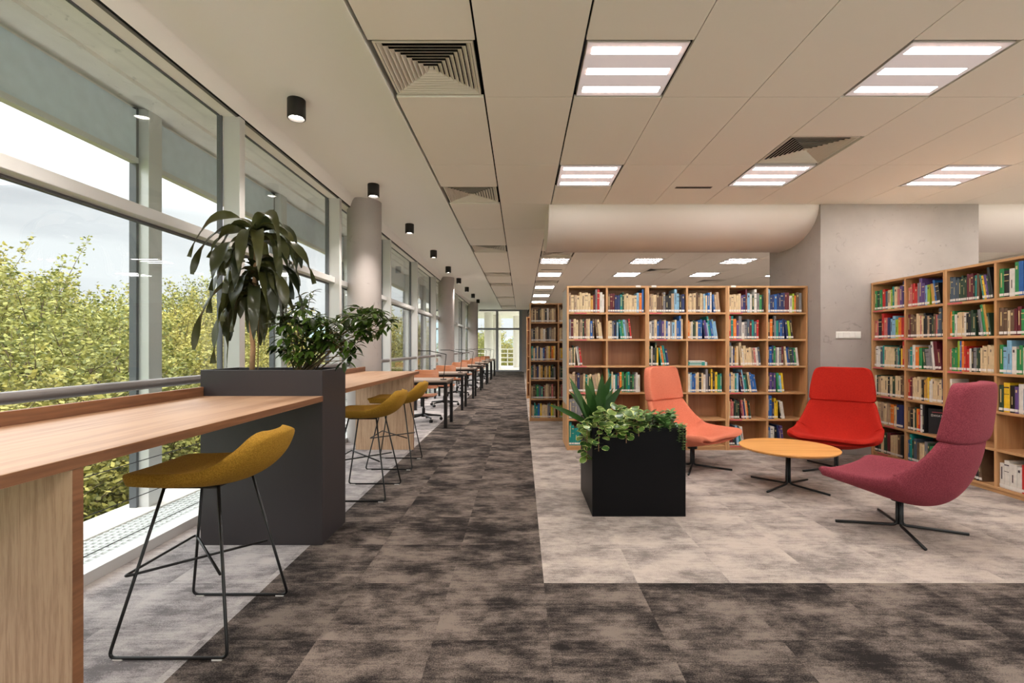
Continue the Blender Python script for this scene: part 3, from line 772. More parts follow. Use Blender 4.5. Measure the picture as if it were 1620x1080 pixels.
def fill(case_loc, rz, W, comp, row, seq, frac, lean_from=None, depth=.30, rng=random, case_name='', hscale=1.0, deep=.2, tall=(), front=.02, faces=None):
    """books of one compartment; comp 0 left / 1 right; row 0 = top"""
    x0 = BT + .004 if comp == 0 else W / 2 + BT / 2 + .004
    cw = W / 2 - BT * 1.5 - .008
    z0 = SHZ[5 - row] + .0008
    n = len(seq); ths = [rng.uniform(.7, 1.35) for _ in range(n)]
    hs = []
    for i in range(n):
        h = rng.uniform(.205, .25) * hscale
        if i in tall: h = .285
        hs.append(min(h, .29))
    theta = 0
    if lean_from is not None: theta = radians(rng.uniform(5, 9))
    avail = cw * frac - (max(hs) * sin(theta) if lean_from is not None and lean_from < n else 0)
    k = avail / sum(ths); ths = [t * k for t in ths]
    x = x0
    for i in range(n):
        t = ths[i]; th = 0
        if lean_from is not None and i >= lean_from:
            if i == lean_from: x += hs[i] * sin(theta) * (1 if i > 0 else 1)
            th = theta
        d = rng.uniform(.15, .19) if i not in tall else .23
        f = front + rng.uniform(0, .006)
        BOOKS.append(dict(case=case_loc, rz=rz, x=x, z=z0, t=(t - .0008) , h=hs[i] * (cos(theta) if th else 1), d=d, y=f, th=th, c=seq[i], n=i, N=n, comp=comp, row=row, name=case_name, label=True, face=(faces or {}).get(i)))
        x += t / cos(th) if th else t

A_Y = 5.875
def strips(rs, x=.06): return [(5 - r, x + (.0)) for r in rs]
AX = [.557, 1.539, 2.521]
AW = .979
names_A = ['left bookcase of the back row', 'middle bookcase of the back row', 'right bookcase of the back row']
make_case('left wooden bookcase of the back row, behind the black planter', (AX[0], A_Y, 0), 0, W=AW, strips=[(5, .09), (4, .09), (3, .09), (2, .09), (1, .09)])
make_case('middle wooden bookcase of the back row, behind the coral chair', (AX[1], A_Y, 0), 0, W=AW, strips=[(5, .03), (4, .09), (3, .03), (2, .03)])
make_case('right wooden bookcase of the back row, against the concrete wall', (AX[2], A_Y, 0), 0, W=AW, strips=[(5, .03), (4, .03), (3, .03), (2, .03), (1, .03), (0, .03)])
SPEC_A = {  # row: [(seq, frac, lean_from, tall)] for six compartments
 0: [('bcbcccccoMgRWW', .97, None, (10, 11)), ('nMMNNTDcccccLOB', .985, None, (14,)), ('bbcnnngkkbLLkN', .98, None, (10,)), ('bcbcnncbLcBWBbb', .90, 12, ()), ('cccccVNMLWDWgGk', .95, None, (7, 11)), ('LNNBNNNNMMWlOng', .93, None, (0,))],
 1: [('gMccnbDMbcBnncc', .93, 12, ()), ('ccgNkLTGLgkR', .66, 6, ()), ('WgcBNVcBWgLcBBc', .93, None, (13,)), ('OcWDDcBBNVLTBLL', .84, 8, (11,)), ('RTOVgWgsMTsR', .82, None, (0, 1, 4)), ('kOkgTNBNNlk', .72, 8, (2, 3))],
 2: [('gbDcWgR', .38, 4, ()), ('', 0, None, ()), ('DWkDYTOTN', .58, 5, (3,)), ('', 0, None, ()), ('sWNoccWcccbPWs', .88, 5, (0, 5)), ('NBNGgWgMcBNDNGW', .86, 8, ())],
 3: [('bbnNnbTccbbc', .92, 9, ()), ('TTcWTNOGDGTDGgWW', .88, None, (0,)), ('nWcBkcc', .6, None, ()), ('WLBBcckcWgkYkYGT', .93, None, (9, 11)), ('BccTLNMLTDcBBB', .80, 5, (7,)), ('kVNVGTLY', .45, 4, ())],
 4: [('gggggcc', .5, None, (5,)), ('', 0, None, ()), ('nbkcM', .5, None, ()), ('', 0, None, ()), ('cPPkDkDMPNcOkD', .62, 7, ()), ('BBNYYkWW', .50, 5, (0, 1))],
 5: [('TTTTDGTTTB', .9, None, (0,)), ('GTTcb', .5, None, ()), ('kckNn', .5, None, ()), ('kkn', .3, None, ()), ('kMkLTW', .42, 3, ()), ('BWWkNVV', .45, 4, ())]}
rngA = random.Random(21)
for row, cs in SPEC_A.items():
    for ci, (seq, fr, lf, tl) in enumerate(cs):
        if seq: fill((AX[ci // 2], A_Y, 0), 0, AW, ci % 2, row, seq, fr, lf, rng=rngA, case_name=names_A[ci // 2], tall=tl)

# right hand bookcases face the window side
RX = 4.10
make_case('far wooden bookcase on the right, touching the concrete wall', (RX, 5.632, 0), -pi / 2, W=AW, strips=[(5, .03), (4, .03), (3, .03), (4, .45), (2, .15), (1, .2), (0, .1)])
make_case('near wooden bookcase on the right, cut by the picture edge', (RX, 4.652, 0), -pi / 2, W=AW, strips=[(5, .03), (4, .03), (3, .03), (0, .1), (2, .2)])
names_R = ['far bookcase on the right', 'near bookcase on the right']
SPEC_R = {
 0: [('GDGRsclTcPVN', .97, None, (11,)), ('PPRRgVVLloBk', .92, 9, (5,)), ('sssssDDDDMMMkTnTYVDk', .97, 15, (19,)), ('GkWGBBk', .6, None, (3, 4))],
 1: [('PkRPNLLlOR', .95, None, (2,)), ('MnnnccPckkbkDnPssk', .97, None, (16,)), ('OGWcccWkkDDkgGoD', .93, 11, (13, 14)), ('nncnMMGGWnWWb', .9, None, (9,))],
 2: [('bWWsTcccccDgTkYR', .97, None, (15,)), ('gTWOGDggWMM', .93, 5, (8, 9)), ('PGGGlBORRWkgDDcccccc', .97, None, (4, 5, 6)), ('GLLWGGWGbDD', .8, None, (2,))],
 3: [('WDbccckcDccnn', .95, None, ()), ('RMccccckooYWWccccN', .97, None, ()), ('WccccWWkDkBN', .93, None, ()), ('DYkVWBLkLg', .85, None, ())],
 4: [('cbbcbbOcNN', .93, None, ()), ('nkcDORWk', .47, None, (6, 7)), ('', 0, None, ()), ('', 0, None, ())],
 5: [('kDcDMcccnk', .93, None, ()), ('BTDsnccgDGGGcW', .97, None, (1,)), ('kWgWBnkn', .75, 3, (7,)), ('WWWWRBB', .8, None, (5,))]}
rngR = random.Random(5)
for row, cs in SPEC_R.items():
    for ci, (seq, fr, lf, tl) in enumerate(cs):
        if seq: fill((RX, 5.632 if ci < 2 else 4.652, 0), -pi / 2, AW, ci % 2, row, seq, fr, lf, rng=rngR, case_name=names_R[ci // 2], tall=tl)

# end panel of the double-sided back row, rows further back
B_Y = 8.18
make_case('wooden bookcase standing in the second row, left of the back row', (.14, B_Y, 0), 0, W=AW)
make_case('wooden bookcase in the second row, hidden behind the back row', (.14 + AW + .003, B_Y, 0), 0, W=AW)
make_case('wooden bookcase in the third row, only its edge showing', (.125, 11.8, 0), 0, W=AW)
rr = make_case('wooden bookcase back to back with the left bookcase', (AX[0] + AW, A_Y + .62, 0), pi, W=AW)
make_case('wooden bookcase back to back with the middle bookcase', (AX[1] + AW, A_Y + .62, 0), pi, W=AW)
make_case('wooden bookcase back to back with the right bookcase', (AX[2] + AW, A_Y + .62, 0), pi, W=AW)
tag(MB().box(AX[0] - .004, AX[0] - .001, A_Y + .04, A_Y + .60, .55, BH - .02).build('end_sign_board', M['casepaint']), 'pale grey board on the end of the left bookcase', 'board')
rngB = random.Random(9)
for row in range(6):
    pool = ['bncnkncbkWnbcb', 'gkbcnccWnkgbbc', 'TcBcNcWBMbcYnOYc', 'TsbnNcokocnYkDg', 'bnDGsTMbcbnPn', 'bcTTBYcccgNYlb'][row]
    fill((.14, B_Y, 0), 0, AW, 0, row, pool, .93, None, rng=rngB, case_name='second row bookcase')
    fill((.14, B_Y, 0), 0, AW, 1, row, pool[::-1], .93, None, rng=rngB, case_name='second row bookcase')

# books -> individual things for the 300 showing largest, the rest one object
def book_mesh(B, m, T=None):
    """adds a book to mesh builder m; slots: cover index B['mi'], page 1, label 2"""
    t, h, d = B['t'], B['h'], B['d']
    s = len(m.v); cv = min(.003, t * .2)
    m.cur = B.get('mi', 0)
    bow = min(.004, t * .18)
    # rounded spine: six-point outline in plan, covers overhang the pages
    for (z) in (0, h):
        for (x, y) in ((0, .004), (t * .22, .0), (t * .78, .0), (t, .004), (t, d), (t - cv, d), (t - cv, .012), (cv, .012), (cv, d), (0, d)):
            m.v.append((x, y, z))
    n = 10
    for i in range(n): m.face((s + i, s + (i + 1) % n, s + n + (i + 1) % n, s + n + i))
    for o_, rev in ((0, True), (n, False)):
        for q in ((0, 1, 2, 3, 6, 7), (3, 4, 5, 6), (0, 7, 8, 9)):
            q = [s + o_ + i for i in q]; m.face(tuple(reversed(q)) if rev else tuple(q))
    m.box(cv + .0002, t - cv - .0002, .0125, d - .004, .003, h - .003, mat=B.get('pi', 1))
    if B['c'] not in '': m.box(.0015, t - .0015, -.0007, -.0001, .012, .034, mat=B.get('li', 2))
    # title marks on the spine
    k = B['n'] % 5
    mark = B.get('ti', 3)
    if t > .012:
        if k == 0: m.box(t * .38, t * .62, -.0006, -.0001, h * .35, h * .85, mat=mark)
        elif k == 1: m.box(.002, t - .002, -.0006, -.0001, h * .82, h * .86, mat=mark); m.box(.002, t - .002, -.0006, -.0001, h * .6, h * .62, mat=mark)
        elif k == 2: m.box(t * .42, t * .58, -.0006, -.0001, h * .3, h * .6, mat=mark)
        elif k == 3: m.box(t * .3, t * .7, -.0006, -.0001, h * .78, h * .88, mat=mark)
def book_matrix(B):
    return Matrix.Translation(B['case']) @ Matrix.Rotation(B['rz'], 4, 'Z') @ Matrix.Translation((B['x'], B['y'], B['z'])) @ Matrix.Rotation(-B['th'], 4, 'Y')
OCC = [(1027, 578, 1108, 700), (885, 600, 1010, 720), (1262, 580, 1395, 712), (1490, 605, 1575, 800), (1380, 690, 1500, 800), (1000, 650, 1095, 712)]
for B in BOOKS:
    p = book_matrix(B) @ Vector((B['t'] / 2, 0, B['h'] / 2))
    px = 825 + F * p.x / p.y; py = 549 - F * (p.z - EYE) / p.y
    ar = B['h'] * B['t'] * (F / p.y) ** 2 * (p.x / p.y if B['rz'] else 1)
    if px > 1618 or any(a < px < c and b < py < d for a, b, c, d in OCC): ar *= .0001
    if B['name'] == 'second row bookcase' and B['comp'] == 1: ar *= .0001
    B['area'] = ar
rank = sorted(range(len(BOOKS)), key=lambda i: -BOOKS[i]['area'])
solo = set(rank[:300])
SHN = ['top shelf', 'second shelf down', 'third shelf down', 'fourth shelf down', 'fifth shelf down', 'bottom shelf']
rest = MB(); keys = list(PAL); rest_mats = [BM[k] for k in keys] + [M['page'], M['label']]
gold = plain('book_title_gold', srgb(206, 184, 130), .5); M['title'] = gold; ink = plain('book_title_ink', srgb(70, 56, 60), .6)
rest_mats.append(gold)
for i, B in enumerate(BOOKS):
    mt = book_matrix(B)
    if i in solo:
        m = MB(); book_mesh(B, m)
        mk = ink if B['c'] in 'cbWLYlog' else gold
        o = m.build('book', [BM[B['c']], M['page'], M['label'], mk])
        o.matrix_world = mt
        bay = 'left bay' if B['comp'] == 0 else 'right bay'
        tag(o, '%s book, %s from left, %s, %s, %s' % (PAL[B['c']][0], ORD[B['n']], SHN[B['row']], bay, B['name'].replace(' of the back row', ' at back')), 'book', 'library books on the shelves')
    else:
        m = MB(); B['mi'] = keys.index(B['c']); B['pi'] = len(keys); B['li'] = len(keys) + 1; B['ti'] = len(keys) + 2
        book_mesh(B, m); b = len(rest.v)
        rest.v += [tuple(mt @ Vector(v)) for v in m.v]; rest.f += [tuple(q + b for q in f) for f in m.f]; rest.m += m.m
tag(rest.build('books', rest_mats), 'remaining smaller or half-hidden library books in mixed colours', 'books', kind='stuff')

# pile of teal books and the loose one on top, middle bookcase third shelf
zb = SHZ[3] + .001
for i, (c, w, h, nm) in enumerate((('T', .24, .022, 'teal paperback lying flat, lowest of the pile behind the coral chair'), ('T', .235, .022, 'teal paperback lying flat, second from the bottom of the pile'), ('W', .2, .014, 'white booklet lying on top of the flat teal books'))):
    m = MB(); x = AX[1] + .505 + i * .006; 
    m.box(0, w, 0, .16, 0, .002, mat=0); m.box(0, w, 0, .16, h - .002, h, mat=0); m.box(0, w, 0, .002, .002, h - .002, mat=0); m.box(.002, w - .002, .002, .157, .002, h - .002, mat=1)
    m.box(.02, w - .07, -.0006, -.0001, h * .3, h * .6, mat=2); m.box(w - .03, w - .005, -.0006, -.0001, .002, h - .002, mat=2)
    o = m.build('book', [BM[c], M['page'], M['label']], loc=(x, A_Y + .03, zb)); zb += h + .0005
    tag(o, nm, 'book', 'library books on the shelves')

# display cover with its title on the right, fifth shelf: large atlas leaning face out
zc = SHZ[1] + .002
cov = empty('atlas', (RX + .05, 4.900, zc), 0)
tag(cov, 'black large-format book turned cover out on the far right-hand bookcase, fifth shelf', 'book', 'library books on the shelves')
# stands diagonally in the compartment, cover turned to the room
cov.rotation_euler = (0, 0, radians(-58))
m = MB(); m.box(0, .26, 0, .018, 0, .255, mat=0); m.box(.002, .257, .003, .015, .003, .252, mat=1); m.build('cover', [BM['k'], M['page']], cov, bevel=.001)
def text(s, size, loc, mat, parent, rot=(pi / 2, 0, 0), ext=.0004):
    cu = bpy.data.curves.new('lettering', 'FONT'); cu.body = s; cu.size = size; cu.align_x = 'CENTER'; cu.extrude = ext
    t = bpy.data.objects.new('lettering', cu); COL.objects.link(t)
    dg = bpy.context.evaluated_depsgraph_get(); me = bpy.data.meshes.new_from_object(t.evaluated_get(dg))
    bpy.data.objects.remove(t); o = bpy.data.objects.new('lettering', me); COL.objects.link(o)
    me.materials.clear(); me.materials.append(mat); o.parent = parent; o.location = loc; o.rotation_euler = rot; return o
text('\u015aWIATA', .030, (.078, -.0006, .175), M['label'], cov)
MB().box(.03, .13, -.0008, -.0002, .216, .222).build('title_line', M['pink'], cov)

# small white signs on the top edge of the back row
for i, x in enumerate((AX[0] + .84, AX[1] + .05, AX[2] + .04)):
    tag(MB().box(x, x + .06, A_Y - .0035, A_Y - .0015, BH - .018, BH + .006).build('shelf_tag', M['label']), ['small white tag on the left bookcase top edge', 'small white tag on the middle bookcase top edge', 'small white tag on the right bookcase top edge'][i], 'tag', 'white bookcase tags')

# ------------------------------------------------------------------ light switches
r = empty('light_switch', (3.69, WY0, 1.362)); tag(r, 'white four-gang light switch on the concrete wall beside the right bookcase', 'light switch')
MB().box(0, .29, -.008, 0, 0, .082).build('frame', M['switch'], r, bevel=.002)
for k in range(4): MB().box(.010 + k * .069, .010 + k * .069 + .060, -.013, -.008, .010, .072).build('rocker', M['switch'], r, bevel=.002)

# ------------------------------------------------------------------ reading desks
def make_desk():
    r = empty('reading_desk')
    MB().box(-1.0, 0, 0, .70, .715, .745).build('tabletop', M['desk_wood'], r, bevel=.002)
    for (x, y) in ((-.06, .02), (-.06, .63), (-.99, .02), (-.99, .63)): MB().box(x, x + .05, y, y + .05, 0, .7145).build('leg', M['black_metal'], r, bevel=.002)
    f = MB(); f.box(-.94, -.06, .035, .06, .665, .7145); f.box(-.94, -.06, .64, .665, .665, .7145); f.box(-.05, -.02, .07, .63, .665, .7145); f.box(-.985, -.955, .07, .63, .665, .7145)
    f.build('frame', M['black_metal'], r)
    return r
def make_lamp():
    r = empty('desk_lamp')
    MB().cyl(0, 0, 0, .012, .05, 24).build('base', M['black_metal'], r, smooth=True, angle=40)
    MB().tube([(0, 0, .012), (.045, 0, .40)], .006, 8).build('pole', M['black_metal'], r, smooth=True)
    am = MB().tube([(.045, 0, .40), (-.20, 0, .452)], .006, 8).build('arm', M['black_metal'], r, smooth=True)
    m = MB(); m.box(-.40, -.20, -.016, .016, .450, .462); m.build('lamp_head', M['black_metal'], am, bevel=.003)
    return r
def make_chair():
    r = empty('office_chair')        # faces -y
    tab = [(.21, .432, .20, .0), (.19, .445, .215, .0), (.05, .44, .22, .006), (-.10, .437, .22, .01), (-.21, .445, .205, .012)]
    def rot(m):
        m.v = [(y, -x, z) for (x, y, z) in m.v]; return m
    o = rot(shell(tab, 12, 14, 2, .022, .8, .8, .15, .15)).build('seat', M['ply'], r, smooth=True); subsurf(o, 1)
    tab = [(-.215, .53, .215, .03), (-.235, .62, .225, .035), (-.25, .74, .225, .035), (-.275, .86, .215, .03)]
    o = rot(shell(tab, 12, 12, 2, .014, .85, .85, .12, .12)).build('backrest', M['ply'], r, smooth=True); subsurf(o, 1)
    MB().tube(fillet([(0, -.05, .40), (0, .22, .405), (0, .262, .62)], .05), .014, 8).build('back_bracket', M['black_metal'], r, smooth=True)
    MB().box(-.09, .09, -.10, .12, .385, .41).build('mechanism', M['black_metal'], r, bevel=.006)
    MB().cyl(0, 0, .12, .39, .016, 16).cyl(0, 0, .075, .22, .027, 16).build('gas_lift', M['black_metal'], r, smooth=True, angle=40)
    s = MB(); s.cyl(0, 0, .07, .13, .04, 16)
    for k in range(5):
        a = k * 2 * pi / 5 + .3
        s.tube([(.03 * cos(a), .03 * sin(a), .105), (.30 * cos(a), .30 * sin(a), .075)], [.022, .014], 8)
    sb = s.build('star_base', M['black_metal'], r, smooth=True, angle=50)
    for k in range(5):
        a = k * 2 * pi / 5 + .3; x, y = .30 * cos(a), .30 * sin(a)
        MB().tube([(x - sin(a) * .022, y + cos(a) * .022, .027), (x + sin(a) * .022, y - cos(a) * .022, .027)], .027, 14).cyl(x, y, .03, .07, .008, 8).build('caster', M['black_metal'], sb, smooth=True, angle=40)
    return r
DY = [7.46, 9.55, 11.72, 13.95, 16.2, 18.45, 20.7]
d0 = l0 = c0 = None
for i, y in enumerate(DY):
    nth = 'nearest' if i == 0 else ('farthest' if i == len(DY) - 1 else ORD[i])
    dl = (-1.15, y, 0); ll = (-1.235, y + .14, .746); cl = (-1.68 + (.02 if i % 2 else 0), y + .78, 0)
    if i == 0:
        d0 = d = make_desk(); l0 = l = make_lamp(); c0 = c = make_chair(); d.location = dl; l.location = ll; c.location = cl
    else:
        d = copy_tree(d0, dl); l = copy_tree(l0, ll); c = copy_tree(c0, cl, radians((i * 37) % 24 - 12))
    tag(d, 'black-legged reading desk with greyish top, %s in the window row' % nth, 'desk', 'reading desks along the windows')
    tag(l, 'thin black angled lamp on the %s reading desk' % nth, 'desk lamp', 'desk lamps on the reading desks')
    tag(c, 'orange plywood swivel chair tucked behind the %s reading desk' % nth, 'office chair', 'plywood swivel chairs')

# ------------------------------------------------------------------ plants
def leaf(m, base, d, up, L_, W_, droop=0.0, seg=6, fold=.15, wave=0.0, shape='lance', rng=random, face=None):
    """a blade with width profile along a drooping curve; writes UVs"""
    d = Vector(d).normalized(); p = Vector(base); up = Vector(up)
    b = len(m.v); rows = []
    ph = rng.uniform(0, 6)
    for k in range(seg + 1):
        s = k / seg
        side = d.cross(Vector(face) if face else Vector((0, 0, 1)))
        if side.length < .05: side = d.cross(up)
        side.normalize(); nrm = side.cross(d).normalized()
        if shape == 'lance': w = W_ * (sin(pi * min(1, s * .92 + .08)) ** .7) * (1 - .25 * s)
        elif shape == 'round': w = W_ * sqrt(max(0, 1 - (2 * s - 1) ** 2))
        else: w = W_ * sin(pi * s ** .8) ** .8
        w = max(w, W_ * .04) / 2
        wv = wave * sin(s * 9 + ph)
        for (u, f_) in ((-1, 0), (0, -fold), (1, 0)):
            q = p + side * (u * w) + nrm * (f_ * w * 2 + wv * u)
            m.v.append(tuple(q))
        rows.append(s)
        p = p + d * (L_ / seg)
        d = (d + Vector((0, 0, -droop / seg))).normalized()
    for k in range(seg):
        for j in range(2):
            a = b + k * 3 + j
            m.face((a, a + 1, a + 4, a + 3))
            u0, u1 = j * .5, j * .5 + .5; v0, v1 = k / seg, (k + 1) / seg
            m.uv += [u0, v0, u1, v0, u1, v1, u0, v1]

def dracaena():
    rng = random.Random(11)
    r = empty('dracaena_plant', (-1.83, 3.26, 1.055)); tag(r, 'tall corn plant with drooping dark strap leaves in the dark grey planter', 'potted plant')
    MB().tube([(0, 0, 0), (.008, 0, .2), (-.006, .005, .36), (.01, 0, .52), (.02, .0, .7), (.03, 0, .95)], [.017, .016, .015, .014, .013, .010], 12).build('trunk', M['stem'], r, smooth=True)
    MB().tube([(.035, .01, 0), (.04, .01, .40)], .004, 6).build('support_cane', M['twig'], r)
    m = MB(); m.uv = []
    def strap(z, az, el, L_, droop, W_=.075, x0=.02):
        leaf(m, (x0, 0, z), (cos(az) * cos(el), sin(az) * cos(el) * .8, sin(el)), (0, 0, 1), L_, W_ * .88, droop, 14, .2, .02, 'lance', rng)
    for k in range(22):                                     # upper tuft
        az = k * 2.4 + rng.uniform(-.3, .3); xd = cos(az)
        strap(.93 + rng.uniform(-.05, .10), az, rng.uniform(.45, .95), rng.uniform(.36, .60) * (.8 if xd < -.3 else 1), rng.uniform(3.4, 5.2), rng.uniform(.075, .105))
    for k in range(25):                                     # lower, hanging
        az = k * 2.4 + 1 + rng.uniform(-.3, .3)
        strap(.60 + rng.uniform(-.06, .2), az, rng.uniform(.1, .75), rng.uniform(.36, .56), rng.uniform(4.2, 6.5), rng.uniform(.075, .105))
    strap(.95, pi * 1.02, .75, .62, 3.4, .07); strap(.9, -.15, .6, .62, 3.0, .075)
    strap(.55, pi * .93, .3, .62, 6.5, .085); strap(1.0, pi * .97, .9, .66, 3.2, .08); strap(.62, pi * 1.05, .45, .70, 3.9, .075); strap(.58, pi * 1.2, .2, .62, 5.5, .075)
    o = m.build('foliage', M['dracaena'], r, smooth=True)
dracaena()

def schefflera():
    rng = random.Random(4)
    ox, oy, oz = -1.47, 3.25, 1.055
    r = empty('umbrella_plant', (ox, oy, oz)); tag(r, 'bushy umbrella plant with dark glossy leaflets at the planter right end', 'potted plant')
    def P(px, py, y): return Vector(((px - 825) * y / F - ox, y - oy, EYE - (py - 549) * y / F - oz))
    m = MB(); m.uv = []; t = MB()
    base = [Vector((-.04, 0, 0)), Vector((.03, .02, 0)), Vector((.0, -.06, 0))]
    tips = []
    for k in range(70):
        a = rng.uniform(0, 2 * pi); q = sqrt(rng.random())
        tips.append((478 + 44 * q * cos(a), 528 + 42 * q * sin(a), rng.uniform(3.1, 3.45)))
    for k in range(52):
        a = rng.uniform(0, 2 * pi); q = sqrt(rng.random()); u = q * cos(a)
        tips.append((560 + 46 * u, 518 - 12 * u + 30 * q * sin(a), rng.uniform(3.05, 3.5)))
    tips += [(484, 470, 3.2), (492, 462, 3.3), (478, 480, 3.25), (612, 505, 3.2), (600, 492, 3.25), (620, 512, 3.3), (545, 570, 3.1), (556, 560, 3.15), (588, 488, 3.3), (446, 500, 3.2), (438, 545, 3.2)]
    for i, (px, py, y) in enumerate(tips):
        tip = P(px, py, y)
        if tip.z < .03: tip.z = .05 + rng.random() * .05
        b0 = base[i % 3]
        if i % 9 == 0 or i > 121:
            mid = b0.lerp(tip, .5) + Vector((0, 0, .05))
            t.tube([b0, mid, tip], [.006, .004, .002], 5)
        axis = Vector((rng.uniform(-.5, .5), rng.uniform(-.9, .2), rng.uniform(.4, 1))).normalized()
        n = rng.randint(6, 8); e1 = axis.orthogonal().normalized(); e2 = axis.cross(e1)
        L_ = rng.uniform(.06, .095)
        for j in range(n):
            w = 2 * pi * j / n + rng.uniform(-.15, .15)
            d = (e1 * cos(w) + e2 * sin(w)) + axis * rng.uniform(-.25, .25)
            leaf(m, tip + d.normalized() * .012, d, axis, L_, L_ * .40, 1.0, 4, .12, 0, 'obov', rng)
    t.build('stems', M['twig'], r, smooth=True)
    m.build('foliage', M['schefflera'], r, smooth=True)
schefflera()

def right_plants():
    rng = random.Random(8)
    ox, oy, oz = .60, 3.86, .605
    r = empty('aspidistra_plant', (ox, oy, oz)); tag(r, 'plant with long pointed green leaves at the left of the black planter', 'potted plant')
    m = MB(); m.uv = []
    for (dx, dy, dz, L_, W_) in ((-.75, -.2, .55, .44, .05), (-.42, .1, 1.1, .46, .065), (-.25, -.1, 1.1, .40, .08), (-.02, .15, 1.1, .42, .075), (.15, -.1, 1.0, .36, .08), (.38, .1, 1.0, .36, .065), (.5, -.1, .9, .42, .08), (-.1, -.4, .9, .33, .07), (.25, .4, .9, .38, .07), (.05, .0, 1.2, .44, .095), (-.12, .1, 1.1, .42, .09), (.3, .05, 1.1, .45, .09), (-.35, .2, .9, .42, .08), (-.5, .4, .8, .4, .06), (.55, -.3, .6, .32, .07), (-.3, -.3, .7, .3, .06)):
        leaf(m, (rng.uniform(-.03, .03), rng.uniform(-.03, .03), 0), (dx, dy, dz), (0, 0, 1), L_, W_, .35, 8, .12, .002, 'lance', rng, (rng.uniform(-.6, .6), -1, .2))
    m.build('foliage', M['broadleaf'], r, smooth=True)
    # variegated trailing plant over the left and front corner
    ox, oy, oz = .72, 3.72, .605
    r = empty('peperomia_plant', (ox, oy, oz)); tag(r, 'trailing plant with round cream-edged leaves spilling over the planter corner', 'potted plant')
    m = MB(); m.uv = []; t = MB()
    def stemleaf(tip, sz, n=3):
        for j in range(n):
            a = rng.uniform(0, 2 * pi)
            d = Vector((cos(a), sin(a) - .5, rng.uniform(-.2, .8)))
            leaf(m, tip + Vector((rng.uniform(-.02, .02), rng.uniform(-.02, .02), rng.uniform(-.02, .02))), d, (0, 0, 1), sz * rng.uniform(.8, 1.15), sz * rng.uniform(.78, .95), .9, 7, .05, 0, 'round', rng, (rng.uniform(-.5, .5), rng.uniform(-.9, .2), .8))
    for k in range(60):
        tip = Vector((rng.uniform(-.17, .20), rng.uniform(-.16, .14), rng.uniform(.06, .20) - 0)); tip.z *= (1 - .3 * abs(tip.x) / .2)
        if k % 2 == 0: t.tube([(tip.x * .3, tip.y * .3, 0), tuple(tip)], .003, 5)
        stemleaf(tip, .086, 2)
    # hanging strands: outside the left wall and the front wall of the box
    for (x, y, ln) in ((-.225, -.10, .26), (-.222, -.04, .20), (-.228, -.13, .16), (-.22, .03, .12), (-.15, -.185, .16), (-.08, -.185, .07), (-.02, -.182, .06), (.05, -.182, .10), (.14, -.182, .05), (.0, -.182, .03)):
        t.tube([(x * .6, y * .6, .0), (x, y, .075), (x * 1.02, y * 1.02, .05 - ln)], .0028, 5)
        nn = int(ln / .028) + 1
        for j in range(nn): stemleaf(Vector((x - .012 if x < -.2 else x, y - (.012 if y < -.17 else 0), .06 - ln * j / nn)), .06, 2)
    t.build('stems', M['stem'], r, smooth=True); m.build('foliage', M['variegated'], r, smooth=True)
    # small-leaved plant on the right
    ox, oy, oz = 1.05, 3.75, .605
    r = empty('jade_plant', (ox, oy, oz)); tag(r, 'low plant with small round green leaves at the right of the black planter', 'potted plant')
    m = MB(); m.uv = []; t = MB()
    def sprig(tip, n=7, sz=.044):
        for j in range(n):
            a = j * 2.4 + rng.random()
            d = Vector((cos(a), sin(a), rng.uniform(.1, .9)))
            leaf(m, tip + Vector((0, 0, -.006 * j)), d, (0, 0, 1), sz * rng.uniform(.8, 1.25), sz * .8, .4, 4, .05, 0, 'round', rng)
    for k in range(90):
        tip = Vector((rng.uniform(-.20, .155), rng.uniform(-.16, .15), rng.uniform(.04, .15)))
        if k % 2 == 0: t.tube([(tip.x * .5, tip.y * .5, 0), tuple(tip)], .0028, 5)
        sprig(tip)
    for (x, y, ln) in ((.185, -.12, .12), (.187, -.05, .07), (.12, -.19, .10), (.15, -.19, .16), (.05, -.19, .03), (-.03, -.19, .02), (-.1, -.19, .03)):
        t.tube([(x * .6, y * .6, .0), (x, y, .075), (x, y, .06 - ln)], .002, 5)
        for j in range(int(ln / .02) + 1): sprig(Vector((x, y, .07 - j * .02)), 4, .022)
    t.build('stems', M['twig'], r, smooth=True); m.build('foliage', M['jade'], r, smooth=True)
right_plants()

# ------------------------------------------------------------------ outside
structure(MB().quad((-260, -120, -7), (140, -120, -7), (140, 420, -7), (-260, 420, -7)).build('ground', M['ground']))
def hills():
    m = MB(); rng = random.Random(2); n = 60
    for i in range(n + 1):
        a = -.15 * pi + i / n * 1.15 * pi
        R = 260; x = -cos(a) * R; y = sin(a) * R + 30
        h = 14 + 7 * sin(i * .35) + 4 * sin(i * .9 + 1) + rng.uniform(-.8, .8)
        m.v += [(x, y, -8), (x * 1.05, y * 1.05, h * .7), (x * 1.15, y * 1.15, h)]
    for i in range(n):
        for k in range(2): a = i * 3 + k; m.face((a, a + 3, a + 4, a + 1))
    structure(m.build('far_hills', M['hill'], smooth=True))
hills()

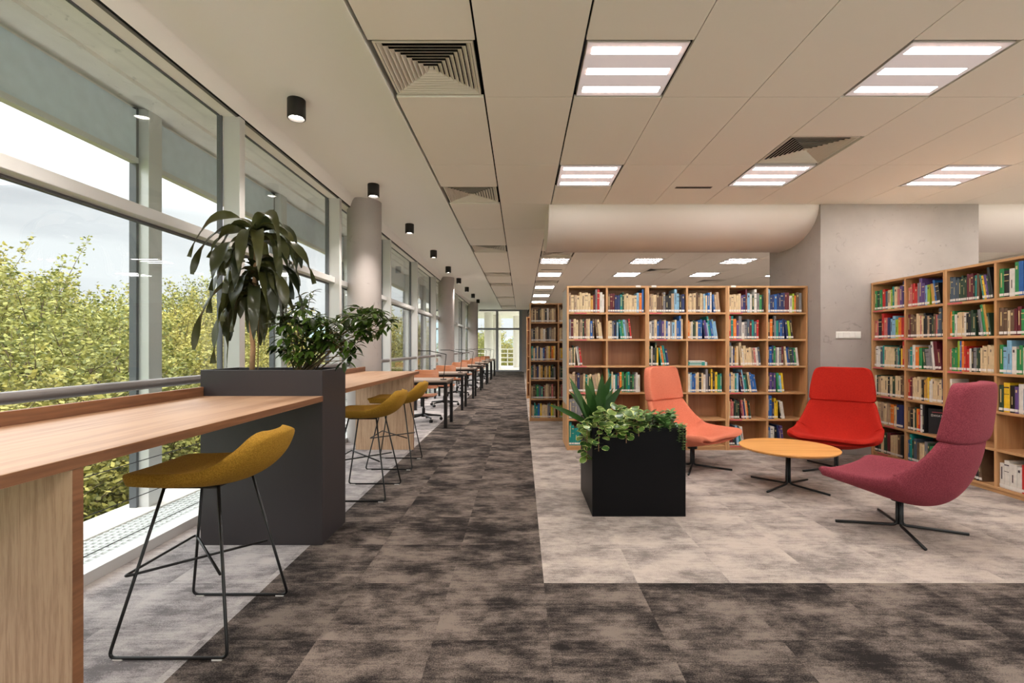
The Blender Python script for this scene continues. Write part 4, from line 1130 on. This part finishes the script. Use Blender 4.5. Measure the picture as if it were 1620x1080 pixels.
def tree_mesh(seed, mat, nbr=520, leafs=100, R=2.6, H=3.4):
    """crown of upward shoots with leaves along them"""
    rng = random.Random(seed)
    wood_ = MB(); lf = MB()
    wood_.tube([(0, 0, 0), (.1, 0, 2.0), (0, .1, 3.6)], [.16, .12, .07], 8)
    V = lf.v; Fc = lf.f
    for i in range(nbr):
        az = rng.uniform(0, 2 * pi); q = sqrt(rng.random())
        cz = rng.uniform(0, 1)
        rad = R * q * sqrt(max(.05, 1 - (cz - .35) ** 2 * 1.6))
        p = Vector((rad * cos(az), rad * sin(az), 2.0 + cz * H * (1 - .35 * q * q)))
        d = Vector((cos(az) * q * .8 + rng.uniform(-.4, .4), sin(az) * q * .8 + rng.uniform(-.4, .4), rng.uniform(.35, 1.3))).normalized()
        L_ = rng.uniform(.6, 1.5) * (1.25 if cz > .8 and rng.random() < .3 else 1)
        pts = [p + d * (L_ * k / 3) + Vector((0, 0, -.05 * k * k)) * .3 for k in range(4)]
        wood_.tube(pts, [.010, .008, .005, .002], 4, False)
        if i % 6 == 0: wood_.tube([(0, 0, 1.6 + cz * 1.6), tuple(p)], [.05, .016], 5, False)
        for k in range(leafs):
            s = rng.random() ** .8; c = p + d * (L_ * s)
            spread = .22 * (1.15 - s)
            c = c + Vector((rng.gauss(0, spread), rng.gauss(0, spread), rng.gauss(0, spread * .7)))
            a = Vector((rng.gauss(0, 1), rng.gauss(0, 1), rng.gauss(0, .5))).normalized(); e = a.cross(Vector((rng.gauss(0, 1), rng.gauss(0, 1), rng.gauss(0, 1)))).normalized()
            l = rng.uniform(.055, .10); w = l * .6
            b = len(V)
            V.append(tuple(c - a * l * .5)); V.append(tuple(c + e * w * .5)); V.append(tuple(c + a * l * .6)); V.append(tuple(c - e * w * .5))
            Fc.append((b, b + 1, b + 2, b + 3)); lf.m.append(0)
    return wood_, lf
protos = []
for sd, mt in ((1, M['tree']), (2, M['tree2'])):
    r = empty('leafy_tree'); a, b = tree_mesh(sd, mt)
    a.build('trunk', M['bark'], r); b.build('crown', mt, r); protos.append(r)
TREES = [(-7.6, 5.4, -4.7, 1.0), (-8.2, 8.6, -4.55, 1.05), (-6.6, 2.2, -5.15, 1.0), (-11.8, 6.2, -4.75, 1.1), (-7.4, 12.2, -4.45, 1.0), (-11.8, 11.0, -4.05, 1.2), (-13.5, 8.2, -4.25, 1.2), (-7.2, 16.0, -4.75, 1.0), (-11.5, 16.0, -4.25, 1.2),
         (-7.5, 21.0, -4.65, 1.0), (-12.5, 22.5, -4.45, 1.25), (-6.2, 9.2, -5.95, 1.0), (-8.0, 30.0, -3.90, 1.2), (-2.8, 44.0, -5.10, 1.3), (1.2, 46.0, -5.50, 1.3), (-5.6, 40.0, -4.70, 1.3), (-5.9, 13.5, -6.05, .95), (-9.0, 1.6, -5.45, 1.1), (-17, 14, -4.15, 1.4), (-16, 24, -4.05, 1.4), (-5.8, 6.9, -6.35, .9), (-8.6, 5.6, -6.05, 1.0)]
TREES.sort(key=lambda t: (t[1], -t[0]))
ORD += ['twenty-first', 'twenty-second']
for i, (x, y, z, s) in enumerate(TREES):
    if i < 2: o = protos[i]; o.location = (x, y, z)
    else: o = copy_tree(protos[i % 2], (x, y, z))
    o.rotation_euler = (0, 0, i * 1.7); o.scale = (s, s, s)
    tag(o, 'leafy yellow-green tree outside the windows, %s along the facade from the camera end' % ORD[i], 'tree', 'trees outside the windows')

# daylight portals in the window openings
for (x, y, z, rx, ry, sx, sy) in ((GX - .05, (YB + YE) / 2, 1.55, 0, -pi / 2, 3.0, YE - YB),):
    ld = bpy.data.lights.new('window_portal', 'AREA'); ld.shape = 'RECTANGLE'; ld.size = sx; ld.size_y = sy
    ld.cycles.is_portal = True
    lo = bpy.data.objects.new('window_portal', ld); COL.objects.link(lo); lo.location = (x, y, z); lo.rotation_euler = (0, ry, 0)
